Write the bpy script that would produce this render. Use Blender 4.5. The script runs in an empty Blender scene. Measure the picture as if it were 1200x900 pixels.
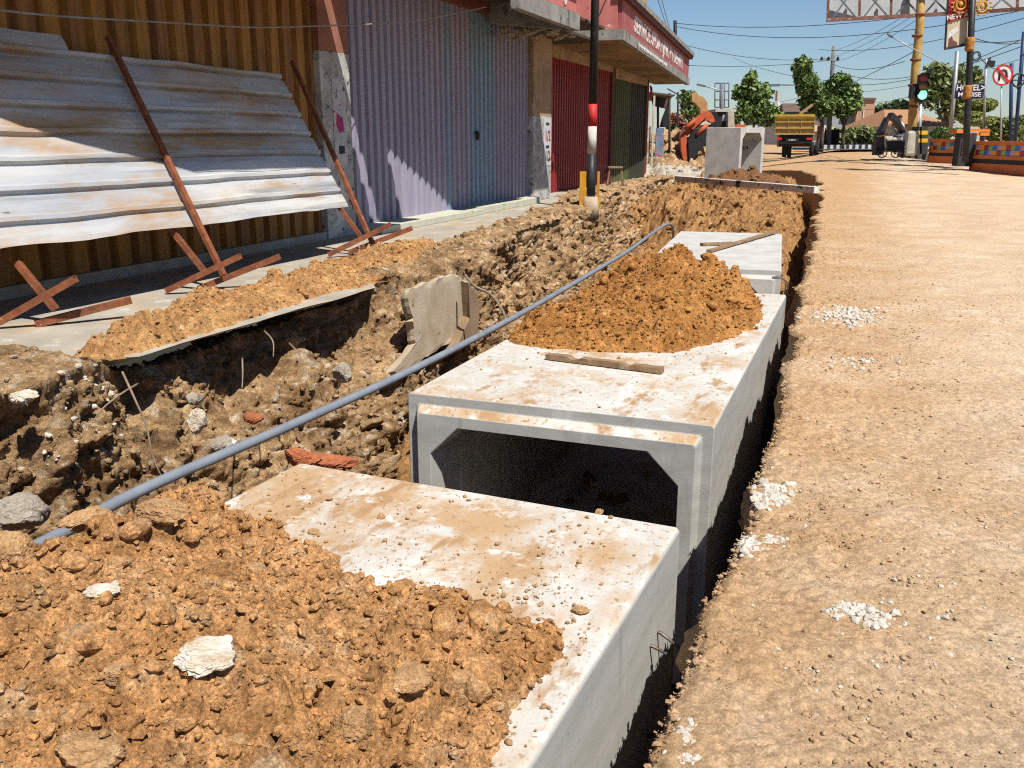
import bpy, math, random
import numpy as np
from mathutils import Vector, Matrix
from math import sin, cos, pi, radians, sqrt, atan

random.seed(7)
S = bpy.context.scene
COL = S.collection
# ---------------------------------------------------------------- camera and light
F = 1060.0; YH = 162.0; PITCH = atan((450 - YH) / F); YAW = radians(21); CH = 1.3
cam_d = bpy.data.cameras.new("camera"); cam = bpy.data.objects.new("camera", cam_d); COL.objects.link(cam)
cam_d.sensor_width = 36; cam_d.lens = 36 * F / 1200; cam_d.clip_start = 0.05; cam_d.clip_end = 3000
cam.location = (0, 0, CH); cam.rotation_euler = (pi / 2 - PITCH, 0, YAW)
S.camera = cam
w = bpy.data.worlds.new("World"); S.world = w; w.use_nodes = True
sunv = Vector((0.50, -0.42, 1.0)).normalized()
EL = math.asin(sunv.z); AZ = math.atan2(sunv.x, sunv.y)
sky = w.node_tree.nodes.new("ShaderNodeTexSky"); sky.sky_type = 'NISHITA'; sky.sun_disc = False
sky.sun_elevation = EL; sky.sun_rotation = AZ; sky.air_density = 1.0; sky.dust_density = 0.25; sky.ozone_density = 6.0
bg = w.node_tree.nodes["Background"]; bg.inputs[1].default_value = 0.064
w.node_tree.links.new(sky.outputs[0], bg.inputs[0])
sd = bpy.data.lights.new("sun", 'SUN'); sd.energy = 5.0; sd.angle = radians(0.5); sd.color = (1, 0.955, 0.88)
so = bpy.data.objects.new("sun", sd); COL.objects.link(so); so.rotation_euler = sunv.to_track_quat('Z', 'Y').to_euler(); so.location = (10, -8, 30)
S.view_settings.view_transform = 'Standard'; S.view_settings.look = 'None'; S.view_settings.exposure = 0.62; S.view_settings.gamma = 1
S.render.engine = 'CYCLES'
S.cycles.use_denoising = False; S.cycles.pixel_filter_type = 'BLACKMAN_HARRIS'; S.cycles.filter_width = 1.15
S.cycles.max_bounces = 6; S.cycles.diffuse_bounces = 5

def W(u, v, d):
    "world point seen at photo pixel (u, v) at forward distance d"
    x = (u - 600) / F; y = (450 - v) / F
    b = cos(PITCH) + y * sin(PITCH); c = -sin(PITCH) + y * cos(PITCH)
    k = d / b; x *= k; c *= k
    return Vector((x * cos(YAW) - d * sin(YAW), x * sin(YAW) + d * cos(YAW), CH + c))
FW = Vector((-sin(YAW), cos(YAW), 0)); RT = Vector((cos(YAW), sin(YAW), 0)); UP = Vector((0, 0, 1))

# ---------------------------------------------------------------- numpy noise
def _h(ix, iy, s):
    a = (ix.astype(np.int64) * 374761393 + iy.astype(np.int64) * 668265263 + s * 1442695041) & 0xffffffff
    a = ((a ^ (a >> 13)) * 1274126177) & 0xffffffff
    a = ((a ^ (a >> 16)) * 2246822519) & 0xffffffff
    return ((a ^ (a >> 15)) & 0xffffff) / float(0x1000000)
def pn(x, y, s=0):
    x0 = np.floor(x); y0 = np.floor(y); fx = x - x0; fy = y - y0
    u = fx * fx * fx * (fx * (fx * 6 - 15) + 10); v = fy * fy * fy * (fy * (fy * 6 - 15) + 10)
    def g(dx, dy):
        a = _h(x0 + dx, y0 + dy, s) * 2 * pi
        return np.cos(a) * (fx - dx) + np.sin(a) * (fy - dy)
    return ((g(0, 0) * (1 - u) + g(1, 0) * u) * (1 - v) + (g(0, 1) * (1 - u) + g(1, 1) * u) * v) * 1.5
def fbm(x, y, o=4, s=0):
    r = 0; a = 1.0
    for i in range(o):
        r = r + a * pn(x * 2 ** i, y * 2 ** i, s + i * 17); a *= .5
    return r
def vor(x, y, s=0):
    x0 = np.floor(x); y0 = np.floor(y)
    F1 = np.full(x.shape, 9.0); F2 = np.full(x.shape, 9.0); R = np.zeros(x.shape); DX = np.zeros(x.shape); DY = np.zeros(x.shape)
    for i in (-1, 0, 1):
        for j in (-1, 0, 1):
            cx = x0 + i + _h(x0 + i, y0 + j, s); cy = y0 + j + _h(x0 + i, y0 + j, s + 5)
            d = np.hypot(x - cx, y - cy); c = d < F1
            F2 = np.where(c, F1, np.minimum(F2, d)); R = np.where(c, _h(x0 + i, y0 + j, s + 9), R)
            DX = np.where(c, x - cx, DX); DY = np.where(c, y - cy, DY); F1 = np.where(c, d, F1)
    return F1, F2, R, DX, DY
def clod(x, y, sc, amp, s=0):
    "clumpy soil: rounded lumps with dark cracks between them"
    wx = x + sc * .35 * pn(x / sc * 1.7, y / sc * 1.7, s + 70); wy = y + sc * .35 * pn(x / sc * 1.7, y / sc * 1.7, s + 80)
    F1, F2, R, DX, DY = vor(wx / sc, wy / sc, s)
    e = np.clip((F2 - F1) * 2.6, 0, 1); e = e * e * (3 - 2 * e)
    t = (R - .5) * 1.5; q = np.sin(R * 91.0) * .8
    return amp * (e * (.25 + .95 * R ** 1.6) + (DX * t + DY * q) * e * .7)
def sst(a, b, x):
    t = np.clip((x - a) / (b - a), 0, 1); return t * t * (3 - 2 * t)
def sdist(px, py, poly):
    "signed distance to polygon, positive inside"
    d = np.full(px.shape, 1e9); ins = np.zeros(px.shape, bool); n = len(poly)
    for i in range(n):
        ax, ay = poly[i]; bx, by = poly[(i + 1) % n]
        ex, ey = bx - ax, by - ay
        t = np.clip(((px - ax) * ex + (py - ay) * ey) / (ex * ex + ey * ey), 0, 1)
        d = np.minimum(d, np.hypot(px - ax - t * ex, py - ay - t * ey))
        if ay != by:
            ins ^= ((ay > py) != (by > py)) & (px < (bx - ax) * (py - ay) / (by - ay) + ax)
    return np.where(ins, d, -d)

# ---------------------------------------------------------------- objects
def prop(o, label=None, cat=None, group=None, kind=None):
    if label: o["label"] = label
    if cat: o["category"] = cat
    if group: o["group"] = group
    if kind: o["kind"] = kind
    return o
def link(name, me, mats, parent=None):
    o = bpy.data.objects.new(name, me); COL.objects.link(o)
    for m in (mats if isinstance(mats, (list, tuple)) else [mats]): me.materials.append(m)
    if parent is not None:
        o.parent = parent
        p = parent; 
        o.matrix_parent_inverse = WM[parent.name].inverted()
        WM[o.name] = WM[parent.name] if False else Matrix.Identity(4)
    else: WM[o.name] = Matrix.Identity(4)
    return o
WM = {}
def thing(name, label, cat, loc=(0, 0, 0), group=None):
    o = bpy.data.objects.new(name, None); COL.objects.link(o); o.location = loc; o.empty_display_size = .3
    WM[o.name] = Matrix.Translation(Vector(loc))
    return prop(o, label, cat, group)
def npmesh(name, V, T, mats, parent=None, smooth=True, flat_from=None, mi=None):
    me = bpy.data.meshes.new(name)
    V = np.ascontiguousarray(V, dtype=np.float32); T = np.ascontiguousarray(T, dtype=np.int32)
    me.vertices.add(len(V)); me.vertices.foreach_set("co", V.ravel())
    me.loops.add(T.size); me.loops.foreach_set("vertex_index", T.ravel())
    me.polygons.add(len(T)); me.polygons.foreach_set("loop_start", np.arange(0, T.size, 3, dtype=np.int32))
    sm = np.full(len(T), smooth, dtype=bool)
    if flat_from is not None: sm[flat_from:] = False
    me.polygons.foreach_set("use_smooth", sm)
    if mi is not None: me.polygons.foreach_set("material_index", np.asarray(mi, dtype=np.int32))
    me.update(calc_edges=True); me.validate()
    return link(name, me, mats, parent)
def gridtris(n, m, flip=False):
    i = np.arange(n - 1)[:, None] * m + np.arange(m - 1)[None, :]; i = i.ravel()
    a, b, c, d = i, i + 1, i + m + 1, i + m
    if flip: a, b, c, d = a, d, c, b
    return np.concatenate([np.stack([a, b, c], 1), np.stack([a, c, d], 1)])

_ico = None
def ico_base():
    global _ico
    if _ico is None:
        import bmesh
        out = []
        for s in (1, 2, 3):
            b = bmesh.new(); bmesh.ops.create_icosphere(b, subdivisions=s, radius=1)
            v = np.array([x.co[:] for x in b.verts]); t = np.array([[q.index for q in f.verts] for f in b.faces]); b.free(); out.append((v, t))
        _ico = out
    return _ico
RNG = np.random.default_rng(11)
def pebbles(P, R, lvl=0, flatz=.7, rough=.28, sink=.25):
    "many small irregular stones at points P with radii R -> verts, tris"
    v, t = ico_base()[lvl]; n = len(P); k = len(v)
    q = RNG.normal(size=(n, 4)); q /= np.linalg.norm(q, axis=1)[:, None]
    a, b, c, d = q.T
    M = np.empty((n, 3, 3))
    M[:, 0] = np.stack([1 - 2 * (c * c + d * d), 2 * (b * c - a * d), 2 * (b * d + a * c)], 1)
    M[:, 1] = np.stack([2 * (b * c + a * d), 1 - 2 * (b * b + d * d), 2 * (c * d - a * b)], 1)
    M[:, 2] = np.stack([2 * (b * d - a * c), 2 * (c * d + a * b), 1 - 2 * (b * b + c * c)], 1)
    sc = RNG.uniform(.62, 1.2, (n, 1, 3)); vv = v[None] * sc * (1 + RNG.uniform(-rough, rough, (n, k, 1)))
    vv = np.einsum('nij,nkj->nki', M, vv) * R[:, None, None]
    vv[:, :, 2] *= flatz; vv += P[:, None, :]; vv[:, :, 2] += (R * (.5 - sink))[:, None]
    T = t[None] + (np.arange(n) * k)[:, None, None]
    return vv.reshape(-1, 3), T.reshape(-1, 3)
def merge(parts):
    V = []; T = []; o = 0
    for v, t in parts:
        V.append(v); T.append(t + o); o += len(v)
    return np.concatenate(V), np.concatenate(T)

class MB:
    "collects simple shapes into one mesh; every face may carry a material slot"
    def __init__(s): s.v = []; s.f = []; s.m = []; s.sm = []
    def add(s, vs, fs, m=0, sm=False):
        o = len(s.v); s.v += [tuple(p) for p in vs]
        for f in fs: s.f.append([i + o for i in f]); s.m.append(m); s.sm.append(sm)
    def box(s, x0, x1, y0, y1, z0, z1, m=0):
        s.add([(x0, y0, z0), (x1, y0, z0), (x1, y1, z0), (x0, y1, z0), (x0, y0, z1), (x1, y0, z1), (x1, y1, z1), (x0, y1, z1)],
              [(0, 3, 2, 1), (4, 5, 6, 7), (0, 1, 5, 4), (1, 2, 6, 5), (2, 3, 7, 6), (3, 0, 4, 7)], m)
    def obox(s, c, hx, hy, hz, ax=None, ay=None, az=None, m=0):
        ax = Vector(ax or RT).normalized(); ay = Vector(ay or FW).normalized(); az = Vector(az or UP).normalized(); c = Vector(c)
        vs = [c + ax * hx * i + ay * hy * j + az * hz * k for k in (-1, 1) for (i, j) in ((-1, -1), (1, -1), (1, 1), (-1, 1))]
        s.add(vs, [(0, 3, 2, 1), (4, 5, 6, 7), (0, 1, 5, 4), (1, 2, 6, 5), (2, 3, 7, 6), (3, 0, 4, 7)], m)
    def beam(s, a, b, wd, ht, up=(0, 0, 1), m=0):
        a = Vector(a); b = Vector(b); d = (b - a).normalized(); u = Vector(up)
        if abs(d.dot(u)) > .98: u = Vector((0, 1, 0))
        r = d.cross(u).normalized(); u = r.cross(d).normalized()
        s.obox((a + b) / 2, wd / 2, (b - a).length / 2, ht / 2, r, d, u, m)
    def tube(s, pts, r, n=8, m=0, caps=True):
        pts = [Vector(p) for p in pts]; rs = r if isinstance(r, (list, tuple)) else [r] * len(pts)
        vs = []; pu = None
        for i, p in enumerate(pts):
            d = (pts[min(i + 1, len(pts) - 1)] - pts[max(i - 1, 0)]).normalized()
            if pu is None: pu = Vector((0, 0, 1)) if abs(d.z) < .9 else Vector((1, 0, 0))
            x = d.cross(pu).normalized(); y = x.cross(d).normalized(); pu = y
            vs += [p + (x * cos(2 * pi * k / n) + y * sin(2 * pi * k / n)) * rs[i] for k in range(n)]
        fs = [(i * n + k, i * n + (k + 1) % n, (i + 1) * n + (k + 1) % n, (i + 1) * n + k) for i in range(len(pts) - 1) for k in range(n)]
        s.add(vs, fs, m, True)
        if caps:
            o = len(s.v) - len(vs)
            s.f.append([o + k for k in range(n)][::-1]); s.m.append(m); s.sm.append(False)
            e = o + (len(pts) - 1) * n
            s.f.append([e + k for k in range(n)]); s.m.append(m); s.sm.append(False)
    def prism(s, poly, off, m=0):
        "poly: list of 3D points (one face), off: extrusion vector"
        n = len(poly); off = Vector(off); a = [Vector(p) for p in poly]
        s.add(a + [p + off for p in a], [list(range(n))[::-1], list(range(n, 2 * n))] + [(i, (i + 1) % n, n + (i + 1) % n, n + i) for i in range(n)], m)
    def ball(s, c, r, m=0, sz=(1, 1, 1), lvl=1):
        v, t = ico_base()[lvl]; c = Vector(c)
        s.add([(c.x + p[0] * r * sz[0], c.y + p[1] * r * sz[1], c.z + p[2] * r * sz[2]) for p in v], [tuple(int(i) for i in q) for q in t], m, True)
    def disc(s, c, nrm, r, th, n=24, m=0):
        c = Vector(c); nrm = Vector(nrm).normalized(); s.tube([c - nrm * th / 2, c + nrm * th / 2], r, n, m)
    def build(s, name, mats, parent=None, bevel=0):
        me = bpy.data.meshes.new(name); me.from_pydata(s.v, [], s.f)
        me.polygons.foreach_set("material_index", s.m); me.polygons.foreach_set("use_smooth", s.sm)
        import bmesh
        b = bmesh.new(); b.from_mesh(me); bmesh.ops.recalc_face_normals(b, faces=b.faces); b.to_mesh(me); b.free()
        o = link(name, me, mats, parent)
        if bevel:
            mo = o.modifiers.new("bevel", 'BEVEL'); mo.width = bevel; mo.segments = 2; mo.limit_method = 'ANGLE'
        return o

# ---------------------------------------------------------------- materials
KA = .76
def kc(c): return tuple(min(1, x * KA) for x in c)
def mat(name, c1, c2=None, sc=4, rough=.85, bump=0, bsc=60, metal=0, spots=(), stretch=(1, 1, 1), emit=None, bdist=.01, detail=6, spec=.3):
    m = bpy.data.materials.new(name); m.use_nodes = True; nt = m.node_tree; N = nt.nodes; L = nt.links
    bs = N["Principled BSDF"]; bs.inputs["Roughness"].default_value = rough; bs.inputs["Metallic"].default_value = metal
    bs.inputs["Specular IOR Level"].default_value = spec
    tc = N.new("ShaderNodeTexCoord"); mp = N.new("ShaderNodeMapping"); mp.inputs["Scale"].default_value = stretch
    L.new(tc.outputs["Object"], mp.inputs[0])
    def noise(scale, det=detail, vec=None, r=.6):
        n = N.new("ShaderNodeTexNoise"); n.inputs["Scale"].default_value = scale; n.inputs["Detail"].default_value = det; n.inputs["Roughness"].default_value = r
        L.new(vec or mp.outputs[0], n.inputs["Vector"]); return n.outputs["Fac"]
    if c2 is None: c2 = tuple(x * .8 for x in c1)
    e1 = c1; c1 = kc(c1); c2 = kc(c2)
    rp = N.new("ShaderNodeValToRGB"); rp.color_ramp.elements[0].position = .36; rp.color_ramp.elements[1].position = .66
    rp.color_ramp.elements[0].color = (*c2, 1); rp.color_ramp.elements[1].color = (*c1, 1)
    L.new(noise(sc), rp.inputs[0]); col = rp.outputs[0]
    for sp in spots:   # (colour, scale, lo, hi, stretch, only_up)
        c, s_, lo, hi = sp[:4]; c = kc(c); v2 = tc.outputs["Object"]
        if len(sp) > 4 and sp[4]:
            q = N.new("ShaderNodeMapping"); q.inputs["Scale"].default_value = sp[4]; q.inputs["Location"].default_value = (s_ * .37, 1.3, 2.1); L.new(v2, q.inputs[0]); v2 = q.outputs[0]
        mr = N.new("ShaderNodeMapRange"); mr.inputs[1].default_value = lo; mr.inputs[2].default_value = hi
        L.new(noise(s_, 7, v2, .65), mr.inputs[0]); f = mr.outputs[0]
        if len(sp) > 5 and sp[5]:
            g = N.new("ShaderNodeNewGeometry"); sx = N.new("ShaderNodeSeparateXYZ"); L.new(g.outputs["Normal"], sx.inputs[0])
            r2 = N.new("ShaderNodeMapRange"); r2.inputs[1].default_value = .5; r2.inputs[2].default_value = .8; L.new(sx.outputs[2], r2.inputs[0])
            mm = N.new("ShaderNodeMath"); mm.operation = 'MULTIPLY'; L.new(f, mm.inputs[0]); L.new(r2.outputs[0], mm.inputs[1]); f = mm.outputs[0]
        mx = N.new("ShaderNodeMix"); mx.data_type = 'RGBA'; L.new(f, mx.inputs[0]); L.new(col, mx.inputs[6]); mx.inputs[7].default_value = (*c, 1); col = mx.outputs[2]
    L.new(col, bs.inputs["Base Color"])
    if bump:
        b = N.new("ShaderNodeBump"); b.inputs["Strength"].default_value = bump; b.inputs["Distance"].default_value = bdist
        L.new(noise(bsc, 8), b.inputs["Height"]); L.new(b.outputs[0], bs.inputs["Normal"])
    if emit:
        bs.inputs["Emission Color"].default_value = (*e1, 1); bs.inputs["Emission Strength"].default_value = emit
    return m
def tx(name, s, size, loc, xdir, updir, m, parent=None, depth=.01, align='CENTER', sx=1):
    cu = bpy.data.curves.new(name, 'FONT'); cu.body = s; cu.size = size; cu.extrude = depth; cu.align_x = align; cu.align_y = 'CENTER'; cu.offset = size * .02
    o = bpy.data.objects.new(name, cu); COL.objects.link(o); dg = bpy.context.evaluated_depsgraph_get()
    me = bpy.data.meshes.new_from_object(o.evaluated_get(dg)); bpy.data.objects.remove(o)
    x = Vector(xdir).normalized(); u = Vector(updir).normalized(); n = x.cross(u).normalized(); u = n.cross(x)
    R = Matrix(((x.x * sx, u.x, n.x, loc[0]), (x.y * sx, u.y, n.y, loc[1]), (x.z * sx, u.z, n.z, loc[2]), (0, 0, 0, 1)))
    me.transform(R); me.materials.clear()
    return link(name, me, m, parent)

def soilmat(name, c1, c2, pale, sc=2.5, k=1.0, cell=28, bd=.014, edge=None):
    c1 = kc(c1); c2 = kc(c2); pale = kc(pale)
    m = bpy.data.materials.new(name); m.use_nodes = True; nt = m.node_tree; N = nt.nodes; L = nt.links
    bs = N["Principled BSDF"]; bs.inputs["Roughness"].default_value = 1; bs.inputs["Specular IOR Level"].default_value = .08
    tc = N.new("ShaderNodeTexCoord")
    def noise(s, d=6, r=.6, dist=0):
        n = N.new("ShaderNodeTexNoise"); n.inputs["Scale"].default_value = s; n.inputs["Detail"].default_value = d; n.inputs["Roughness"].default_value = r; n.inputs["Distortion"].default_value = dist
        L.new(tc.outputs["Object"], n.inputs["Vector"]); return n.outputs["Fac"]
    def rng(x, a0, a1, b0, b1):
        q = N.new("ShaderNodeMapRange"); q.inputs[1].default_value = a0; q.inputs[2].default_value = a1; q.inputs[3].default_value = b0; q.inputs[4].default_value = b1; L.new(x, q.inputs[0]); return q.outputs[0]
    def mul(x, y):
        q = N.new("ShaderNodeMath"); q.operation = 'MULTIPLY'; L.new(x, q.inputs[0]); L.new(y, q.inputs[1]); return q.outputs[0]
    def mix(f, x, col):
        q = N.new("ShaderNodeMix"); q.data_type = 'RGBA'; L.new(f, q.inputs[0]); L.new(x, q.inputs[6]); q.inputs[7].default_value = (*col, 1); return q.outputs[2]
    rp = N.new("ShaderNodeValToRGB"); rp.color_ramp.elements[0].position = .35; rp.color_ramp.elements[1].position = .65; rp.color_ramp.elements[0].color = (*c2, 1); rp.color_ramp.elements[1].color = (*c1, 1)
    L.new(noise(sc, 8, .65), rp.inputs[0]); col = mix(rng(noise(sc * 4, 7, .65, .5), .54, .72, 0, .85), rp.outputs[0], pale)
    if edge:      # loose darker soil scattered along the trench edge
        sp = N.new("ShaderNodeSeparateXYZ"); L.new(tc.outputs["Object"], sp.inputs[0])
        q = N.new("ShaderNodeMath"); q.operation = 'MULTIPLY_ADD'; L.new(noise(1.6, 7, .65), q.inputs[0]); q.inputs[1].default_value = -3.4; L.new(sp.outputs[0], q.inputs[2])
        col = mix(rng(q.outputs[0], -2.1, -.75, .95, 0), col, kc(edge))
        col = mix(rng(noise(3.1, 8, .7, .8), .60, .70, 0, .5), col, kc(edge))
    v = N.new("ShaderNodeTexVoronoi"); v.inputs["Scale"].default_value = cell; L.new(tc.outputs["Object"], v.inputs["Vector"])
    sx = N.new("ShaderNodeSeparateColor"); L.new(v.outputs["Color"], sx.inputs[0])
    val = mul(mul(rng(sx.outputs[0], 0, 1, 1 - .16 * k, 1 + .16 * k), rng(noise(130, 3, .6), .3, .7, 1 - .3 * k, 1 + .3 * k)), rng(noise(38, 5, .7), .3, .7, 1 - .28 * k, 1 + .24 * k))
    vm = N.new("ShaderNodeVectorMath"); vm.operation = 'SCALE'; L.new(col, vm.inputs[0]); L.new(val, vm.inputs["Scale"]); L.new(vm.outputs[0], bs.inputs["Base Color"])
    b1 = N.new("ShaderNodeBump"); b1.inputs["Strength"].default_value = 1; b1.inputs["Distance"].default_value = bd; L.new(noise(36, 10, .78), b1.inputs["Height"])
    b2 = N.new("ShaderNodeBump"); b2.inputs["Strength"].default_value = .8; b2.inputs["Distance"].default_value = bd * .4; L.new(noise(170, 6, .7), b2.inputs["Height"]); L.new(b1.outputs[0], b2.inputs["Normal"]); L.new(b2.outputs[0], bs.inputs["Normal"])
    return m
# ================================================================ materials used below
SOIL = soilmat("soil", (.78, .425, .185), (.60, .295, .11), (.80, .56, .33), k=1.45, bd=.018)
SOILB = soilmat("orange_soil", (.52, .25, .075), (.36, .155, .045), (.58, .33, .14), k=1.3)
SOILW = soilmat("bank_soil", (.54, .35, .18), (.23, .13, .06), (.76, .68, .55), 2.2, 1.4, 22, .02)
SOILM = soilmat("brown_soil", (.54, .30, .12), (.38, .19, .075), (.60, .40, .21), k=1.3)
SOILF = soilmat("backfill_soil", (.43, .235, .095), (.28, .14, .055), (.50, .32, .16), k=1.5)
SOILD = soilmat("dark_soil", (.24, .12, .055), (.15, .07, .035), (.28, .15, .08))
ROAD = soilmat("packed_earth", (.66, .50, .34), (.55, .39, .245), (.72, .59, .45), .9, .95, 60, .008, edge=(.50, .315, .165))
CONC = mat("box_concrete", (.50, .49, .455), (.40, .39, .36), 5, .9, .35, 140, stretch=(1, .35, 2.5) , spots=(((.31, .30, .27), 3, .58, .72, (3, 3, .5)), ((.58, .565, .53), 14, .6, .75, (2, 2, .25)), ((.58, .555, .50), 1.5, .1, .2, None, True), ((.70, .68, .63), 3.2, .48, .62, (1, .6, 1), True), ((.50, .33, .18), 2.1, .49, .63, (1, .7, 1), True), ((.42, .25, .12), 7, .55, .64, (1, .35, 1), True), ((.74, .72, .67), 9, .57, .66, None, True), ((.34, .22, .12), 34, .57, .64, None, True), ((.42, .29, .18), 90, .60, .66, None, True), ((.12, .12, .11), 42, .70, .73), ((.60, .58, .54), 3.5, .6, .68, (.6, 1.2, .12))), bdist=.005)  # up-facing spots: dust, soil stains, and extra paleness that paints the roof sunlit
CONC2 = mat("clean_concrete", (.60, .58, .535), (.47, .455, .42), 4, .9, .3, 120, spots=(((.36, .33, .28), 2.2, .62, .78), ((.58, .42, .27), 5, .62, .76, None, True)), bdist=.004)
CHALK = mat("chalky_stone", (.72, .67, .58), (.50, .38, .25), 14, 1, .7, 60, bdist=.01)
PAVE = mat("pavement_concrete", (.46, .42, .35), (.34, .30, .24), 2.5, .95, .4, 90, spots=(((.52, .35, .18), 2.1, .52, .66), ((.62, .58, .50), 5, .58, .72), ((.22, .2, .17), 6, .66, .74)), bdist=.004)
ROCKM = soilmat("soil_clod", (.58, .36, .18), (.44, .25, .115), (.66, .48, .29), 9, .8, 50, .008)
GRIT = mat("white_gravel", (.68, .63, .56), (.5, .44, .36), 30, 1, .4, 100)

# ================================================================ ground: packed road with the right bank of the trench
def edge_r(y):
    e = np.interp(y, [-3, 2, 4, 6, 11, 20, 29, 33, 37, 41, 46], [-.30, -.31, -.30, -.36, -.54, -.86, -1.38, -2.2, -5, -20, -70])
    k = np.clip(y / 6, .6, 2.2)
    return e + k * (.055 * pn(y * .9, y * 0 + 3.3, 4) + .05 * pn(y * 3.1, y * 0, 5) + .022 * pn(y * 9, y * 0, 6) + .012 * pn(y * 27, y * 0, 7))
def rise(x, y):
    d = -x * sin(YAW) + y * cos(YAW)
    return np.clip(.022 * (d - 20), 0, .55) * sst(-6, -1.5, x)
def build_ground():
    ys = [-3.0]
    while ys[-1] < 400: ys.append(ys[-1] + max(.012, .0075 * abs(ys[-1] - .6)) if ys[-1] > .6 else ys[-1] + .08)
    ys = np.array(ys); ts = [0.0]
    while ts[-1] < 420: ts.append(ts[-1] + max(.014, .022 * ts[-1]))
    ts = np.array(ts); dn = np.array([-1.75, -1.4, -1.1, -.85, -.65, -.5, -.38, -.28, -.2, -.14, -.1, -.07, -.045, -.025, -.01])
    Y = ys[:, None] * np.ones((1, len(ts))); T = ts[None, :] + Y * 0; X = edge_r(Y) + T
    Z = rise(X, Y)
    near = np.exp(-T / .55)
    fade = 1 / (1 + (Y / 30) ** 2)
    Z = Z + .028 * fbm(X * .8, Y * .8, 4, 21) * fade + .003 * fbm(X * 9, Y * 9, 4, 22) * fade
    Z += (near * .75 + .14 * sst(.0, .5, fbm(X * .9, Y * .9, 3, 31))) * (clod(X, Y, .05, .018, 41) + clod(X, Y, .12, .018, 42) + clod(X, Y, .022, .009, 43)) - near * .035 * (1 - sst(0, .05, T)) * 1.0
    # bank side going down
    Yb = ys[:, None] * np.ones((1, len(dn))); D = dn[None, :] + Yb * 0
    Xb = edge_r(Yb) + .02 + .05 * (D / 1.7) + (.05 * fbm(Yb * 2.5, D * 2.5, 4, 51) + clod(Yb, D, .14, .05, 52) * -1) * np.clip(-D * 6, 0, 1)
    Zb = Z[:, :1] + D
    XX = np.concatenate([Xb, X], 1); YY = np.concatenate([Yb, Y], 1); ZZ = np.concatenate([Zb, Z], 1)
    n, m = XX.shape
    V = np.stack([XX, YY, ZZ], -1).reshape(-1, 3)
    k = 22000
    yy = RNG.uniform(.9, 1, k) * 0 + .9 + 9 * RNG.random(k) ** 1.6; tt = RNG.exponential(.42, k)
    P = np.stack([edge_r(yy) + tt, yy, 0 * yy], 1); P[:, 2] = rise(P[:, 0], P[:, 1]) + .028 * fbm(P[:, 0] * .8, P[:, 1] * .8, 4, 21)
    R = .0022 + .010 * RNG.random(k) ** 6
    P2 = np.stack([RNG.uniform(-.2, 4.5, 2500), 1 + 9 * RNG.random(2500), np.zeros(2500)], 1); P2[:, 2] = .028 * fbm(P2[:, 0] * .8, P2[:, 1] * .8, 4, 21)
    Vb, Tb = merge([(V, gridtris(n, m, True)), pebbles(np.concatenate([P, P2]), np.concatenate([R, .003 + .009 * RNG.random(2500) ** 6]), 0)])
    o = npmesh("ground", Vb, Tb, ROAD, smooth=True, flat_from=2 * (n - 1) * (m - 1)); prop(o, kind="structure")
build_ground()

# ---------------------------------------------------------------- trench floor and backfill
def edge_l(y): return np.interp(y, [-3, 8.7, 11.4, 17.3, 24.6, 31, 36, 42], [-4.1, -4.14, -4.37, -5.02, -5.98, -6.07, -7, -20])
def floor_z(x, y):
    z = -1.5 + 0 * x
    er = edge_r(y)
    z = z + 1.1 * sst(8.0, 8.7, y) + .34 * sst(14.0, 17.5, y - .3 * (x + 3))  # soil raised behind the middle culvert to block light through its far end
    gap = sst(.05, .75, er - x)              # the dug strip beside the right bank stays low
    z = np.where(y > 9, np.minimum(z, -1.25 + gap * (z + 1.25)), z)
    lo_ = 1.9 * (1 - sst(20, 23.5, y)); lg = sst(lo_ - 1.0, lo_ + 1.1, x - edge_l(y) + .3 * fbm(x * 1.3, y * 1.3, 3, 66)); z = np.where(y > 8.0, -1.3 + lg * (z + 1.3), z)
    z = z - .55 * sst(23.5, 24.5, y) * (1 - sst(26, 28, y))
    return z
def build_floor():
    ys = [-1.0]
    while ys[-1] < 44: ys.append(ys[-1] + max(.022, .003 * max(ys[-1], 0) if ys[-1] > 4 else .05))
    ys = np.array(ys); s = np.linspace(0, 1, 190)
    Y = ys[:, None] + 0 * s[None]; A = edge_l(Y) + .1; B = edge_r(Y) + .25; X = A + (B - A) * s[None]
    Z = floor_z(X, Y) + .06 * fbm(X * 1.2, Y * 1.2, 4, 61) + clod(X, Y, .3, .12, 62) + clod(X, Y, .13, .07, 63) + .05 * fbm(X * 5, Y * 5, 4, 64)
    n_, m_ = X.shape; k = 9000; i = RNG.integers(0, n_ - 1, k); j = RNG.integers(0, m_ - 1, k); P = np.stack([X[i, j], Y[i, j], Z[i, j]], 1)
    V, T = merge([(np.stack([X, Y, Z], -1).reshape(-1, 3), gridtris(n_, m_, True)), pebbles(P, (.012 + .085 * RNG.random(k) ** 4) * np.clip(P[:, 1] / 16, .3, 1.2), 1, .8, .22, .4)])
    o = npmesh("trench_floor", V, T, SOILF, flat_from=2 * (n_ - 1) * (m_ - 1)); prop(o, kind="structure")
build_floor()

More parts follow.
